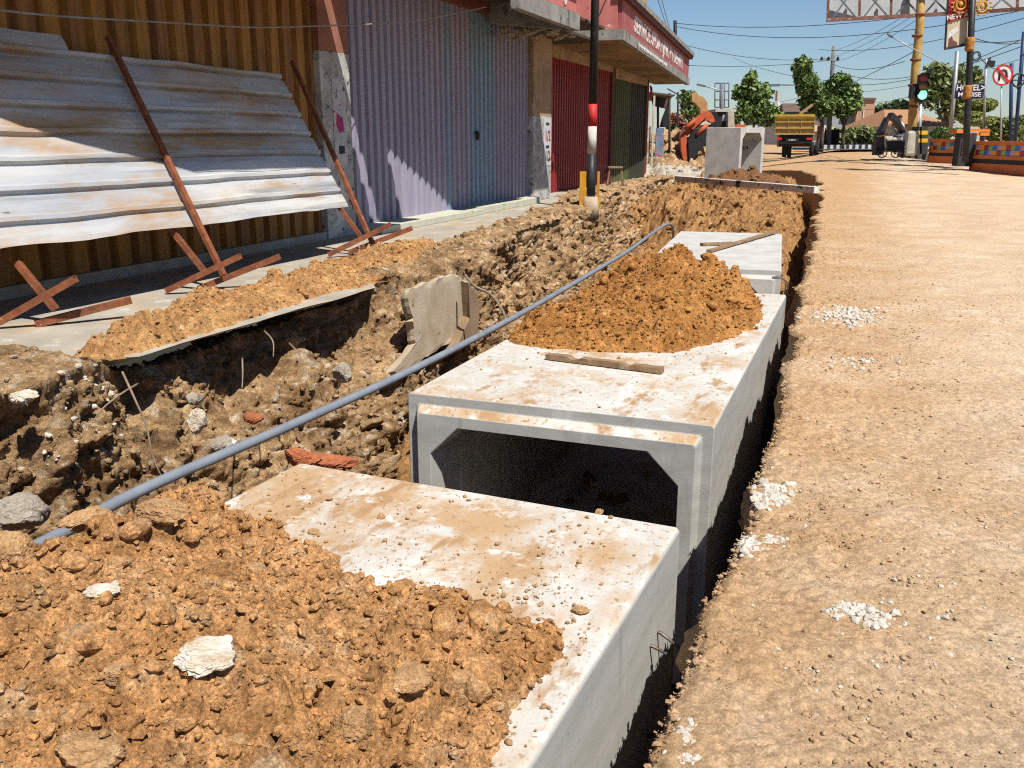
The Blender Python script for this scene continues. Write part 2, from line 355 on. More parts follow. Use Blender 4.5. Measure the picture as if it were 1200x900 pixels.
# ---------------------------------------------------------------- left bank of the trench (rough cut earth)
def build_bank():
    ys = [.6]
    while ys[-1] < 40: ys.append(ys[-1] + max(.014, .0032 * ys[-1]))
    ys = np.array(ys); t = np.concatenate([np.linspace(-1, 0, 46)[:-1], np.linspace(0, 1, 120)])
    Y = ys[:, None] + 0 * t[None]; T = t[None] + 0 * Y
    e = edge_l(Y) + .10 * fbm(Y * .8, Y * 0, 4, 71) * np.clip(Y / 8, .4, 1.6)
    slab = 1 - sst(7.0, 7.6, Y)                                # under the slab
    slab = slab * sst(3.9, 4.4, Y)
    back = np.where(slab > .5, .35, np.where(Y < 4.2, 1.2, .5 + .02 * Y + .12 * fbm(Y * 1.1, Y * 0, 3, 73) + sst(18.5, 21.5, Y) * (6.9 + e - .9)))
    Xt = e - (-T) * back
    Zt = .035 - .20 * slab - .05 * (-T) + .07 * (1 - slab) * np.sin(np.clip(-T, 0, 1) * pi)
    Tp = np.clip(T, 0, 1)
    Xd = e + .18 * slab * 0 + .68 * Tp ** 1.3 + .12 * np.sin(Tp * 5 + Y * .8); Zd = .035 - .20 * slab - 1.6 * Tp ** .85
    X = np.where(T < 0, Xt, Xd); Z = np.where(T < 0, Zt, Zd)
    L = T * 1.8
    am = np.where(T < 0, .45 * (1 - .8 * slab), sst(0, .06, T) * .9 + .1)
    dsp = .15 * fbm(Y * 1.1, L * 1.3, 4, 81) + .09 * fbm(Y * 3.2 + 5, L * 3.4, 3, 85) + clod(Y, L, .26, .13, 82) + clod(Y + 3, L, .10, .055, 83) + clod(Y + 7, L + 2, .045, .03, 84) - .045 * np.abs(fbm(Y * 9, L * 9, 3, 86)) * 1.2 - .07
    under = (1 - sst(.12, .30, T)) * (.45 + .55 * sst(-.2, .35, fbm(Y * 1.3, Y * 0 + 2, 2, 88))) * .30 * slab     # hollow below the slab
    X = X + (dsp * am * np.where(T < 0, .25, .85)) - under; Z = Z + dsp * am * (.45 - .12 * sst(0, .12, -T))
    V, Tr = np.stack([X, Y, Z], -1).reshape(-1, 3), gridtris(*X.shape, False)
    n0 = len(Tr); n, m = X.shape
    k = 30000; i = (RNG.random(k) ** 1.5 * (n - 2)).astype(int); j = RNG.integers(0, m, k)
    P = np.stack([X[i, j], Y[i, j], Z[i, j]], 1); P = P[(j < 44) * (RNG.random(k) < .45) + (j >= 44)]; P = P[~((P[:, 2] > -.16) & (P[:, 0] < -4.05) & (P[:, 1] > 4) & (P[:, 1] < 7.3))]
    R = (.005 + .034 * RNG.random(len(P)) ** 5) * np.clip(P[:, 1] / 6, .7, 2)
    V, Tr = merge([(V, Tr), pebbles(P, R, 0, .9, .3, .4)])
    o = npmesh("trench_bank", V, Tr, SOILW, smooth=True, flat_from=n0); prop(o, kind="structure")
    return X, Y, Z
BX, BY, BZ = build_bank()
def bank_at(y, t):
    i = min(int(np.searchsorted(BY[:, 0], y)), BX.shape[0] - 1); j = int(45 + t * 119)
    return Vector((float(BX[i, j]), float(BY[i, j]), float(BZ[i, j])))

# ---------------------------------------------------------------- pavement
def build_pave():
    ys = np.arange(4.0, 7.32, .03); mb = MB()
    e = -4.1 + .03 * fbm(ys * 1.2, ys * 0, 3, 91) - .5 * (1 - sst(4.0, 4.25, ys)) - .12 * sst(7.1, 7.32, ys) + .06 * sst(5.5, 7, ys)
    for i in range(len(ys) - 1):
        a, b = (e[i], ys[i]), (e[i + 1], ys[i + 1])
        mb.add([(a[0], a[1], 0), (b[0], b[1], 0), (-5.0, b[1], 0), (-5.0, a[1], 0)], [(0, 1, 2, 3)])
        mb.add([(a[0], a[1], 0), (b[0], b[1], 0), (b[0] - .2, b[1], -.07), (a[0] - .2, a[1], -.07)], [(3, 2, 1, 0)])
        mb.add([(a[0] - .2, a[1], -.07), (b[0] - .2, b[1], -.07), (-5.0, b[1], -.07), (-5.0, a[1], -.07)], [(3, 2, 1, 0)])
    mb.box(-5.0, -5.0 + .6, ys[-1], ys[-1] + .005, -.12, 0)
    pr = [(-5.0, -6), (-5.0, 7.3), (-4.62, 7.34), (-4.62, 9)] + [(min(-5.0, float(edge_l(q)) - .5), q) for q in (11, 14, 17, 20, 24, 28, 31, 34, 36, 39, 45)]
    mb.add([(x, y, 0) for x, y in pr] + [(-60, 45, 0), (-60, -6, 0)], [list(range(len(pr) + 2))])
    mb.add([(-5.0, -6, -.12), (-5.0, 4, -.12), (-5, 4, 0), (-5, -6, 0)], [(0, 1, 2, 3)])
    o = mb.build("pavement", PAVE); prop(o, kind="structure")
build_pave()
# outer footing strip along the pavement edge beyond the slab is soil: it belongs to the bank

# ================================================================ mounds of dug soil
def mound(name, label, poly, hfun, res, mat_, sd, ext=.3, n=4000, rmax=.05, keep=None, cl=(.22, .05, .10, .03), big=60, lumps=0):
    px = [p[0] for p in poly]; py = [p[1] for p in poly]
    xs = np.arange(min(px) - ext, max(px) + ext, res); ys = np.arange(min(py) - ext, max(py) + ext, res)
    X, Y = np.meshgrid(xs, ys, indexing='ij')
    wx = .05 * fbm(X * 4, Y * 4, 4, sd + 1); wy = .05 * fbm(X * 4 + 9, Y * 4, 4, sd + 2)
    D = sdist(X + wx, Y + wy, poly) + .02 * fbm(X * 14, Y * 14, 3, sd + 8)
    Z0 = hfun(X, Y, D); g = sst(-.02, .12, D); g2 = sst(-.015, .03, D)
    mk = .35 + .95 * sst(-.35, .45, fbm(X * 1.5, Y * 1.5, 3, sd + 12))
    Z = Z0 + g * (.04 * fbm(X * 2.4, Y * 2.4, 4, sd + 3) + clod(X, Y, cl[0], cl[1], sd + 4) * mk) + g2 * (clod(X, Y, cl[2], cl[3], sd + 5) * mk + clod(X, Y, cl[2] * .42, cl[3] * .45, sd + 6) + clod(X, Y, cl[2] * .2, cl[3] * .24, sd + 7) - .016 * np.abs(fbm(X * 16, Y * 16, 3, sd + 9))) - .012 * (D < 0)
    V = np.stack([X, Y, Z], -1).reshape(-1, 3); T = gridtris(*X.shape, True)
    K = (D > -.03) if keep is None else keep(X, Y, D); Kf = K.ravel(); T = T[Kf[T].all(1)]
    used = np.zeros(len(V), bool); used[T.ravel()] = True; idx = np.cumsum(used) - 1; V = V[used]; T = idx[T]
    n0 = len(T)
    ok = np.argwhere(D > -.005); nr = np.argwhere((D > -.14) & (D <= -.005) & (K | True))
    q = ok[RNG.integers(0, len(ok), n)]; P = np.stack([X[q[:, 0], q[:, 1]], Y[q[:, 0], q[:, 1]], Z[q[:, 0], q[:, 1]]], 1)
    P[:, :2] += RNG.uniform(-res / 2, res / 2, (n, 2))
    R = .0028 + rmax * .27 * RNG.random(n) ** 6
    q = ok[RNG.integers(0, len(ok), big)]; q = q[RNG.random(len(q)) < mk[q[:, 0], q[:, 1]]]; P2 = np.stack([X[q[:, 0], q[:, 1]], Y[q[:, 0], q[:, 1]], Z[q[:, 0], q[:, 1]]], 1); big = len(q); R2 = rmax * RNG.uniform(.3, 1, big) ** 1.6
    parts = [(V, T), pebbles(P, R, 0, .75, .3, .3), pebbles(P2, R2, 1, .7, .16, .45)]
    if lumps:
        q = ok[RNG.integers(0, len(ok), 4000)]; P3 = np.stack([X[q[:, 0], q[:, 1]], Y[q[:, 0], q[:, 1]], Z[q[:, 0], q[:, 1]]], 1); P3 = P3[(P3[:, 0] < -1.0) & (P3[:, 1] > 1.0)]; P3 = P3[RNG.random(len(P3)) < .08 * np.exp(-(P3[:, 0] + 2.2) * 1.1)][:lumps]
        parts.append(pebbles(P3, .016 + .032 * RNG.random(len(P3)) ** 1.8, 2, .7, .07, .45))
    V, T = merge(parts)
    o = npmesh(name, V, T, mat_, smooth=True, flat_from=n0)
    return prop(o, label, "soil mound"), (X, Y, Z, D)

PA = [(-4.6, .8), (-3.0, .9), (-2.66, 1.2), (-2.44, 1.6), (-2.34, 1.95), (-2.28, 2.3), (-2.1, 2.44), (-1.86, 2.36), (-1.66, 2.22), (-1.42, 2.2), (-1.28, 2.1), (-1.05, 2.12), (-.84, 2.13), (-.68, 2.06), (-.64, 1.9), (-.66, 1.5), (-.74, 1.2), (-.74, .2), (-4.6, .2)]
def hA(X, Y, D):
    h = .015 + .30 * (1 - np.exp(-np.clip(D, 0, 9) / .55)) * (1 - .35 * sst(-1.6, -.6, X)) * (.2 + .8 * sst(-2.5, -1.6, X))
    h = h * sst(-.005, .03, D)
    fall = np.clip(-D, 0, 9) * 1.25 * (X < -2.12)
    return h - np.minimum(fall, 1.3)
mA, GA = mound("soil_mound", "large heap of loose orange soil and clods burying the near end of the front culvert", PA, hA, .0095, SOIL, 101, ext=.35, n=42000, rmax=.06, cl=(.21, .055, .09, .038), lumps=110,
               keep=lambda X, Y, D: (D > -.03) | ((X < -2.14) & (D > -1.2)), big=230)
PB = [(-2.15, 5.45), (-1.82, 5.36), (-1.49, 5.39), (-1.2, 5.46), (-.99, 5.58), (-.78, 5.98), (-.67, 6.47), (-.66, 7.1), (-.8, 7.8), (-1.3, 8.0), (-2.16, 8.2), (-2.2, 7.6), (-2.17, 6.2)]
def hB(X, Y, D):
    d = np.clip(D, 0, 9); pk = np.exp(-(((X + 1.5) / .5) ** 2 + ((Y - 7.45) / .75) ** 2))
    h = (.30 * (1 - np.exp(-d / .36)) * (.25 + .75 * sst(-2.2, -1.35, X)) * (1 - .3 * sst(7.2, 8.2, Y)) + .13 * pk * sst(.05, .3, d)) * sst(-.005, .03, D)
    return h - np.minimum(np.clip(-D, 0, 9) * 1.6 * (X < -2.12), 1.2)
mB, GB = mound("soil_mound", "heap of loose orange soil on top of the middle culvert, beside the grey pipe", PB, hB, .013, SOILB, 131, ext=.4, n=20000, rmax=.06,
               keep=lambda X, Y, D: (D > -.03) | ((X < -2.16) & (D > -1.2)), cl=(.26, .06, .12, .045), big=120)
# berm of soil along the pavement edge
PC = [(-4.45, 4.15), (-4.7, 4.7), (-4.9, 5.6), (-4.85, 6.4), (-5.0, 7.5), (-5.1, 8.6), (-5.3, 9.8), (-4.6, 9.8), (-4.2, 8.3), (-4.2, 7.2), (-4.3, 6.6), (-4.2, 5.6), (-4.18, 4.6), (-4.22, 4.15)]
mC, GC = mound("soil_mound", "low ridge of brown soil and rubble piled along the broken pavement edge", PC, lambda X, Y, D: .008 + .12 * (1 - np.exp(-np.clip(D, 0, 9) / .18)) * sst(-.005, .03, D), .017, SOILM, 151, n=9000, rmax=.05, cl=(.2, .06, .1, .035), big=70)
c = W(872, 206, 25.6)
PD = [(c.x + 1.25 * cos(a) * (1 + .12 * sin(3 * a)), c.y + .8 * sin(a)) for a in np.linspace(0, 2 * pi, 20)[:-1]]
mD, GD = mound("soil_mound", "dark brown heap of moist soil in front of the upright culvert", PD, lambda X, Y, D: -.1 + .62 * (1 - np.exp(-np.clip(D, 0, 9) / .5)) * sst(-.05, .1, D), .035, SOILD, 171, n=1500, rmax=.1, cl=(.3, .08, .16, .06), big=40)

def zat(G, x, y):
    X, Y, Z, D = G; i = int(round((x - X[0, 0]) / (X[1, 0] - X[0, 0]))); j = int(round((y - Y[0, 0]) / (Y[0, 1] - Y[0, 0])))
    return float(Z[min(max(i, 0), X.shape[0] - 1), min(max(j, 0), X.shape[1] - 1)])

_rb = None
def rock_base():
    global _rb
    if _rb is None:
        import bmesh
        q = bmesh.new(); bmesh.ops.create_icosphere(q, subdivisions=5, radius=1)
        _rb = (np.array([x.co[:] for x in q.verts]), np.array([[w_.index for w_ in f.verts] for f in q.faces])); q.free()
    return _rb
def rock(name, label, cat, p, r, m, sz=(1, 1, .6), rz=0, sd=0, group=None, ang=.22):
    v, t = rock_base(); v = v.copy()
    rr = np.random.default_rng(sd); dirs = rr.normal(size=(9, 3)); dirs /= np.linalg.norm(dirs, axis=1)[:, None]
    for d in dirs:                                   # cut flat faces
        h = rr.uniform(.62, .92); q = v @ d; v = v - np.maximum(q - h, 0)[:, None] * d
    v = v * (1 + .10 * fbm(v[:, 0] * 3 + sd, v[:, 1] * 3 + v[:, 2] * 2, 3, sd)[:, None] - .10 * np.abs(fbm(v[:, 0] * 7 + sd, v[:, 1] * 7 + v[:, 2] * 5, 3, sd + 3))[:, None])
    v = v * np.array(sz) * r; c_, s_ = cos(rz), sin(rz); v = v @ np.array([[c_, s_, 0], [-s_, c_, 0], [0, 0, 1]])
    o = npmesh(name, v + np.array(p), t, m, smooth=False); return prop(o, label, cat, group)
def onA(u, v, z=.2):
    d = W(u, v, 1) - Vector((0, 0, CH))
    for _ in range(8):
        k = (z - CH) / d.z; x, y = d.x * k, d.y * k; z = zat(GA, x, y)
        if z < -.03: z = .02
    return (x, y, z)
ROCKS = [
 (245, 782, .078, CHALK, (1, .9, .45), "round lump crusted with white lime in the near soil heap"),
 (122, 704, .034, CHALK, (1.3, .7, .5), "small flat white stone on the near soil heap"),
 (134, 690, .018, CHALK, (.8, 1, .8), "tiny white pebble just above the small flat white stone"),
 (478, 796, .055, ROCKM, (1, .9, .55), "pale tan stone lying below the middle of the near soil heap"),
 (415, 862, .05, ROCKM, (1, 1, .8), "blocky tan clod at the bottom of the near soil heap"),
 (8, 655, .10, ROCKM, (1, .8, .75), "big orange clod at the left end of the grey pipe"),
 (97, 612, .095, ROCKM, (.45, 1.2, .4), "long flat orange slab of clay lying over the grey pipe"),
 (140, 666, .04, ROCKM, (1, 1, .7), "round clod above the small white stones"),
 (195, 626, .075, ROCKM, (1.15, .7, .45), "broad flat clod near the top of the heap"),
 (136, 752, .04, ROCKM, (1.1, .9, .6), "oval smooth clod left of the lime crusted lump"),
 (276, 880, .05, ROCKM, (.7, 1.2, .4), "wedge shaped clod leaning below the lime crusted lump"),
 (300, 672, .035, ROCKM, (.9, 1.1, .7), "dark edged clod on the upper right of the near heap"),
 (100, 880, .06, ROCKM, (1.3, .8, .6), "wide clod in the bottom left corner of the near heap"),
 (545, 800, .045, ROCKM, (1.2, .9, .6), "flattish clod near the right side of the near heap"),
 (440, 730, .045, ROCKM, (1.3, .9, .4), "flat pale clod at the upper middle of the near heap"),
 (330, 880, .06, ROCKM, (1.2, .8, .6), "wide yellowish clod at the bottom edge of the near heap"),
]
for i, (u, v, r, m_, sz, lb) in enumerate(ROCKS):
    x, y, z = onA(u, v); rock("clod" if m_ is ROCKM else "stone", lb, "clod" if m_ is ROCKM else "stone", (x, y, z + r * (.15 * sz[2] if m_ is ROCKM else .3)), r, m_, sz, YAW + .5 * sin(i * 3.1) - (.45 if i == 6 else 0), 40 + i)
for i, (u, v, r, lb) in enumerate([(680, 718, .022, "lone brown clod on the bare concrete of the front culvert"), (702, 601, .016, "orange clod at the far edge of the front culvert roof"), (447, 607, .017, "flat brown clod near the far left of the front culvert roof"),
                                   (368, 625, .02, "pair sized brown clod where the front culvert roof is streaked"), (310, 655, .02, "orange clod beside the edge of the near heap"), (716, 607, .010, "smallest clod at the far edge of the front culvert roof")]):
    p = W(u, v, 1) - Vector((0, 0, CH)); k = -CH / p.z
    rock("clod", lb, "clod", (p.x * k, p.y * k, r * .35), r, ROCKM, (1.2, .9, .6), i, 80 + i)

def gravel(label, spots_, n, r0, m_, sd, zf=0.0):
    rg = np.random.default_rng(sd); P = []
    for (u, v, su, sv) in spots_:
        for k in range(n):
            a = rg.normal(), rg.normal(); q = W(u + a[0] * su, v + a[1] * sv, 1) - Vector((0, 0, CH)); t = -CH / q.z
            x = q.x * t; y = q.y * t
            if x < edge_r(np.array([y]))[0] + .01: continue
            P.append((x, y, float(.028 * fbm(np.array([x * .8]), np.array([y * .8]), 4, 21)[0]) + .004))
    P = np.array(P); V, T = pebbles(P, r0 * (.35 + rg.random(len(P)) ** 2), 0, .8, .3, .3)
    o = npmesh("gravel", V, T, m_, smooth=False); prop(o, label, "gravel", kind="stuff")
gravel("white crushed stone spilled on the earth road by the far end of the middle culvert", [(985, 368, 20, 5), (1003, 374, 16, 4)], 160, .02, GRIT, 1)
gravel("white chips in a line across the road below the upper gravel patch", [(995, 428, 24, 3)], 60, .014, GRIT, 2)
gravel("heap of white chips at the trench edge beside the open culvert mouth", [(908, 580, 12, 6), (898, 592, 9, 5)], 110, .018, GRIT, 3)
gravel("white mortar crumbs spilling over the trench edge below the other chips", [(893, 636, 14, 4), (880, 645, 7, 5)], 120, .013, GRIT, 4)
gravel("white rubble flakes on the road at the right of the front culvert", [(1000, 722, 20, 5), (1025, 732, 8, 4), (985, 715, 8, 4)], 60, .013, GRIT, 5)
gravel("cluster of white crumbs near the bottom edge by the trench", [(808, 852, 7, 8), (803, 885, 10, 4)], 50, .010, GRIT, 6)
gravel("white stone bits scattered over the earth road", [(1110, 690, 60, 60), (960, 780, 70, 60), (930, 500, 30, 60)], 70, .008, GRIT, 7)

V = np.stack([RNG.uniform(-2.08, -.58, 2600), 1.6 + 1.3 * RNG.random(2600), np.full(2600, .003)], 1)
D_ = sdist(V[:, 0], V[:, 1], PA); V = V[(D_ < 0) & (RNG.random(2600) < np.exp(D_ * 2.2) * (.25 + sst(-.1, .5, fbm(V[:, 0] * 3, V[:, 1] * 3, 3, 401))))]
V2 = np.stack([RNG.uniform(-2.1, -.6, 2600), 4.15 + 3.8 * RNG.random(2600), np.full(2600, .003)], 1)
D_ = sdist(V2[:, 0], V2[:, 1], PB); V2 = V2[(D_ < 0) & (RNG.random(2600) < np.exp(D_ * 2.5) * (.25 + sst(-.1, .5, fbm(V2[:, 0] * 3, V2[:, 1] * 3, 3, 402))))]
for V_, lb in ((V, "fine brown soil crumbs strewn over the roof of the nearest culvert"), (V2, "fine brown soil crumbs strewn over the roof of the middle culvert")):
    q, t_ = pebbles(V_, .0022 + .009 * RNG.random(len(V_)) ** 5, 0, .7, .3, .2); prop(npmesh("soil_crumbs", q, t_, ROCKM, smooth=False), lb, "soil", kind="stuff")
i_ = RNG.integers(0, int(np.searchsorted(BY[:, 0], 4.6)), 700); j_ = RNG.integers(30, 75, 700); k_ = (BY[i_, j_] > 2.2) & (RNG.random(700) < np.exp(-((BY[i_, j_] - 3.6) / .8) ** 2) * sst(-.2, .4, fbm(BY[i_, j_] * 3, BX[i_, j_] * 3, 3, 403)))
P_ = np.stack([BX[i_, j_], BY[i_, j_], BZ[i_, j_]], 1)[k_]; q, t_ = pebbles(P_, .006 + .022 * RNG.random(len(P_)) ** 3, 0, .7, .3, .3)
prop(npmesh("plaster_crumbs", q, t_, CHALK, smooth=False), "white plaster crumbs along the broken near corner of the pavement", "rubble", kind="stuff")

k_ = 20000; y_ = .9 + 11 * RNG.random(k_) ** 1.5; t_ = RNG.exponential(.38, k_); x_ = edge_r(y_) + .005 + t_
m_ = RNG.random(k_) < sst(-.35, .55, fbm(x_ * 2.2, y_ * 2.2, 4, 411)) ; x_ = x_[m_]; y_ = y_[m_]
P_ = np.stack([x_, y_, .028 * fbm(x_ * .8, y_ * .8, 4, 21) + .006], 1); q, t_ = pebbles(P_, .002 + .010 * RNG.random(len(P_)) ** 5, 0, .7, .3, .3)
prop(npmesh("soil_crumbs", q, t_, ROAD, smooth=False), "loose pale brown soil crumbs scattered on the road along the trench lip", "soil", kind="stuff")

# ================================================================ box culverts
def culvert(name, label, x0, x1, y0, y1, ztop, h=1.45, m=CONC, spig=.05, spig2=.05, hooks=()):
    t = .15; c = .16; i = .055
    def loop(a0, a1, b0, b1, q): return [(a0 + q, b0), (a1 - q, b0), (a1, b0 + q), (a1, b1 - q), (a1 - q, b1), (a0 + q, b1), (a0, b1 - q), (a0, b0 + q)]
    O = loop(x0, x1, ztop - h, ztop, .012); G = loop(x0 + i, x1 - i, ztop - h + i, ztop - i, .012); G2 = loop(x0 + i + .02, x1 - i - .02, ztop - h + i + .02, ztop - i - .035, .012); I = loop(x0 + t, x1 - t, ztop - h + t, ztop - t, c)
    rings = [(I, y0 - spig), (G2, y0 - spig), (G, y0), (O, y0), (O, y1), (G, y1), (G, y1 + spig2), (I, y1 + spig2)]
    mb = MB(); vs = []; fs = []
    for L_, y in rings: vs += [(p[0], y, p[1]) for p in L_]
    n = len(rings)
    for r in range(n):
        for k in range(8): fs.append((r * 8 + k, r * 8 + (k + 1) % 8, ((r + 1) % n) * 8 + (k + 1) % 8, ((r + 1) % n) * 8 + k))
    mb.add(vs, fs)
    root = thing(name, label, "culvert", ((x0 + x1) / 2, (y0 + y1) / 2, ztop - h))
    mb.build("concrete_body", m, root, bevel=.006)
    for (hx, hy, hz) in hooks:
        hb = MB(); hb.tube([(hx - .03, hy, hz), (hx + .05, hy, hz + .005), (hx + .11, hy + .02, hz - .03), (hx + .10, hy + .03, hz - .30), (hx + .02, hy + .02, hz - .36)], .006, 6)
        hb.tube([(hx - .03, hy + .09, hz), (hx + .05, hy + .09, hz + .005), (hx + .13, hy + .1, hz - .05), (hx + .12, hy + .1, hz - .4)], .006, 6)
        hb.build("lifting_wire", STEEL, root)
    return root
STEEL = mat("wire_steel", (.22, .21, .2), (.12, .08, .06), 30, .5, metal=.6)
culvert("box_culvert", "nearest grey concrete box culvert, its dusty roof half buried by the soil heap", -2.19, -.58, -.6, 2.95, 0, hooks=((-.62, 2.6, -.27),)).rotation_euler.z = -.05
culvert("box_culvert", "middle concrete box culvert with its dark open mouth facing the viewer", -2.17, -.56, 4.11, 8.05, 0, hooks=())
r3 = culvert("box_culvert", "far flat white concrete box culvert with two wooden sticks on it", -2.31, -.89, 9.5, 13.3, 0, spig2=.4, hooks=((-.95, 9.2, -.04),), m=CONC2); r3.rotation_euler.z = .085
# ================================================================ pipe, planks
PIPE = mat("grey_blue_plastic", (.26, .285, .32), (.20, .22, .25), 6, .45, .1, 40, spots=(((.42, .34, .24), 5, .6, .8),), spec=.5)
WOOD = mat("weathered_wood", (.36, .23, .13), (.22, .13, .07), 12, .9, .5, 60, stretch=(1, 5, 1), spots=(((.5, .42, .33), 8, .55, .7),))
pp = [(-2.40, 1.0, .04), (-2.42, 1.95, .015), (-2.46, 2.5, .012), (-2.42, 3.4, -.0), (-2.37, 4.5, .0), (-2.36, 6.0, .01), (-2.42, 7.6, .01), (-2.52, 9.0, -.01), (-2.66, 11.0, -.03), (-2.84, 13.2, -.02), (-2.93, 14.6, -.03), (-3.0, 15.4, -.16), (-3.1, 16.0, -.4)]
def smooth_path(P, k=8):
    P = [Vector(p) for p in P]; o = []
    for i in range(len(P) - 1):
        a, b, c_, d = P[max(i - 1, 0)], P[i], P[i + 1], P[min(i + 2, len(P) - 1)]
        for j in range(k):
            t = j / k; o.append(.5 * ((2 * b) + (c_ - a) * t + (2 * a - 5 * b + 4 * c_ - d) * t * t + (3 * b - a - 3 * c_ + d) * t ** 3))
    return o + [P[-1]]
mb = MB(); mb.tube(smooth_path(pp), .0225, 16); prop(mb.build("conduit_pipe", PIPE), "long grey blue plastic pipe running along the trench beside the culverts", "pipe")
def plank(label, a, b, wd, ht, m=WOOD, z=.0, notch=(), cat="plank"):
    a = Vector(a); b = Vector(b); d = (b - a).normalized(); r = Vector((-d.y, d.x, 0)); n = 26; L = (b - a).length
    vs = []; rg = random.Random(len(label))
    for i in range(n):
        t = i / (n - 1); p = a + (b - a) * t; hh = ht * (1 + rg.uniform(-.07, .07)); ww = wd / 2 * (1 + rg.uniform(-.06, .06))
        for q in notch:
            if abs(t - q) < .025: hh *= .55
        if i in (0, n - 1): ww *= .93
        vs += [p - r * ww + Vector((0, 0, .002)), p + r * ww + Vector((0, 0, .002)), p + r * ww * .96 + Vector((0, 0, hh)), p - r * ww * .96 + Vector((0, 0, hh))]
    fs = [(i * 4 + k, i * 4 + (k + 1) % 4, i * 4 + 4 + (k + 1) % 4, i * 4 + 4 + k) for i in range(n - 1) for k in range(4)] + [(0, 1, 2, 3), (n * 4 - 1, n * 4 - 2, n * 4 - 3, n * 4 - 4)]
    mb = MB(); mb.add(vs, fs); return prop(mb.build("wooden_plank", m), label, cat)
plank("weathered notched wooden batten lying across the roof of the middle culvert", (-1.72, 5.08, .004), (-.99, 4.98, .004), .055, .034, notch=(.24, .27, .73))
plank("long straight wooden stick lying diagonally on the far white culvert", (-1.66, 10.75, .01), (-1.14, 13.3, .02), .06, .03)
plank("short splintered wooden stick beside the long one on the far white culvert", (-1.86, 11.45, .006), (-1.50, 11.75, .006), .09, .03)
def soil_smear(): pass
# striped plank bridging the trench
WH = mat("white_paint", (.85, .82, .76), (.5, .45, .38), 12, .8, .2, spots=(((.05, .045, .04), 3.2, .56, .6), ((.45, .3, .16), 8, .6, .7)))
A_ = W(793, 213, 26.0); B_ = W(957, 226.5, 20.6); mb = MB(); mb.beam(A_ + UP * .09, B_ + UP * .07, .16, .15); prop(mb.build("bridging_beam", WH, bevel=.01), "chipped white and black painted beam laid across the trench", "beam")

# ================================================================ concrete drain wall left in the cut bank
CW = mat("old_drain_concrete", (.58, .47, .33), (.42, .33, .22), 3, .95, .6, 50, spots=(((.55, .49, .4), 6, .56, .68, (1, 1, .5)), ((.16, .11, .07), 9, .62, .72)), bdist=.008)
def slabmesh(pts, off, name, label, cat, m, bev=.01):
    mb = MB(); n = len(pts); 
    mb.prism(pts, off); o = mb.build(name, m, bevel=bev); return prop(o, label, cat)
root = thing("drain_wall", "broken piece of old concrete drain wall standing out of the cut bank", "concrete wall", (-3.7, 7.6, -.8))
def xw(u, v, X):
    d = W(u, v, 1) - Vector((0, 0, CH)); k = X / d.x; return Vector((X, d.y * k, CH + d.z * k))
def broken(name, pix, X, off, m, sd):
    "thick broken slab with rough rim"
    P = [xw(u, v, X) for u, v in pix]; n = len(P); ctr = sum(P, Vector()) / n; rings = []
    Q = []
    for i in range(n):
        p, q = P[i], P[(i + 1) % n]
        for k in range(7): Q.append(p.lerp(q, k / 7))
    rr = random.Random(sd); J = [1 + rr.uniform(-.05, .03) for _ in Q]; V = []; m_ = len(Q)
    for s_, o in ((.0, .0), (.5, .0), (.88, .004), (1.0, -.03), (1.02, -.5), (1.0, -1)):
        for p, j in zip(Q, J):
            w_ = ctr.lerp(p, s_ * (j if s_ > .8 else 1)); w_ = w_ + (Vector(off) * (-o if o < 0 else 0)); w_.x += (.012 if s_ > .9 else 0) * float(fbm(np.array([w_.y * 5.0]), np.array([w_.z * 5.0]), 3, sd)[0])
            V.append(tuple(w_))
    T = []
    for r in range(5):
        for k in range(m_):
            a_, b_ = r * m_ + k, r * m_ + (k + 1) % m_; T += [(a_, b_, b_ + m_), (a_, b_ + m_, a_ + m_)]
    return npmesh(name, np.array(V), np.array(T), m, root, smooth=False)
broken("face_slab", [(478, 341), (500, 331), (530, 321), (547, 328), (553, 345), (550, 372), (541, 390), (522, 404), (498, 420), (474, 438), (460, 436), (476, 418), (487, 402), (483, 372)], -3.70, (-.09, .02, -.02), CW, 1)
broken("end_slab", [(549, 333), (561, 341), (563, 372), (560, 392), (545, 408), (533, 412), (541, 392), (551, 372)], -3.60, (-.25, .1, 0), mat("brown_drain_concrete", (.36, .25, .155), (.26, .17, .10), 3, .95, .6, 50), 2)  # end slab coloured darker and browner than the face slab

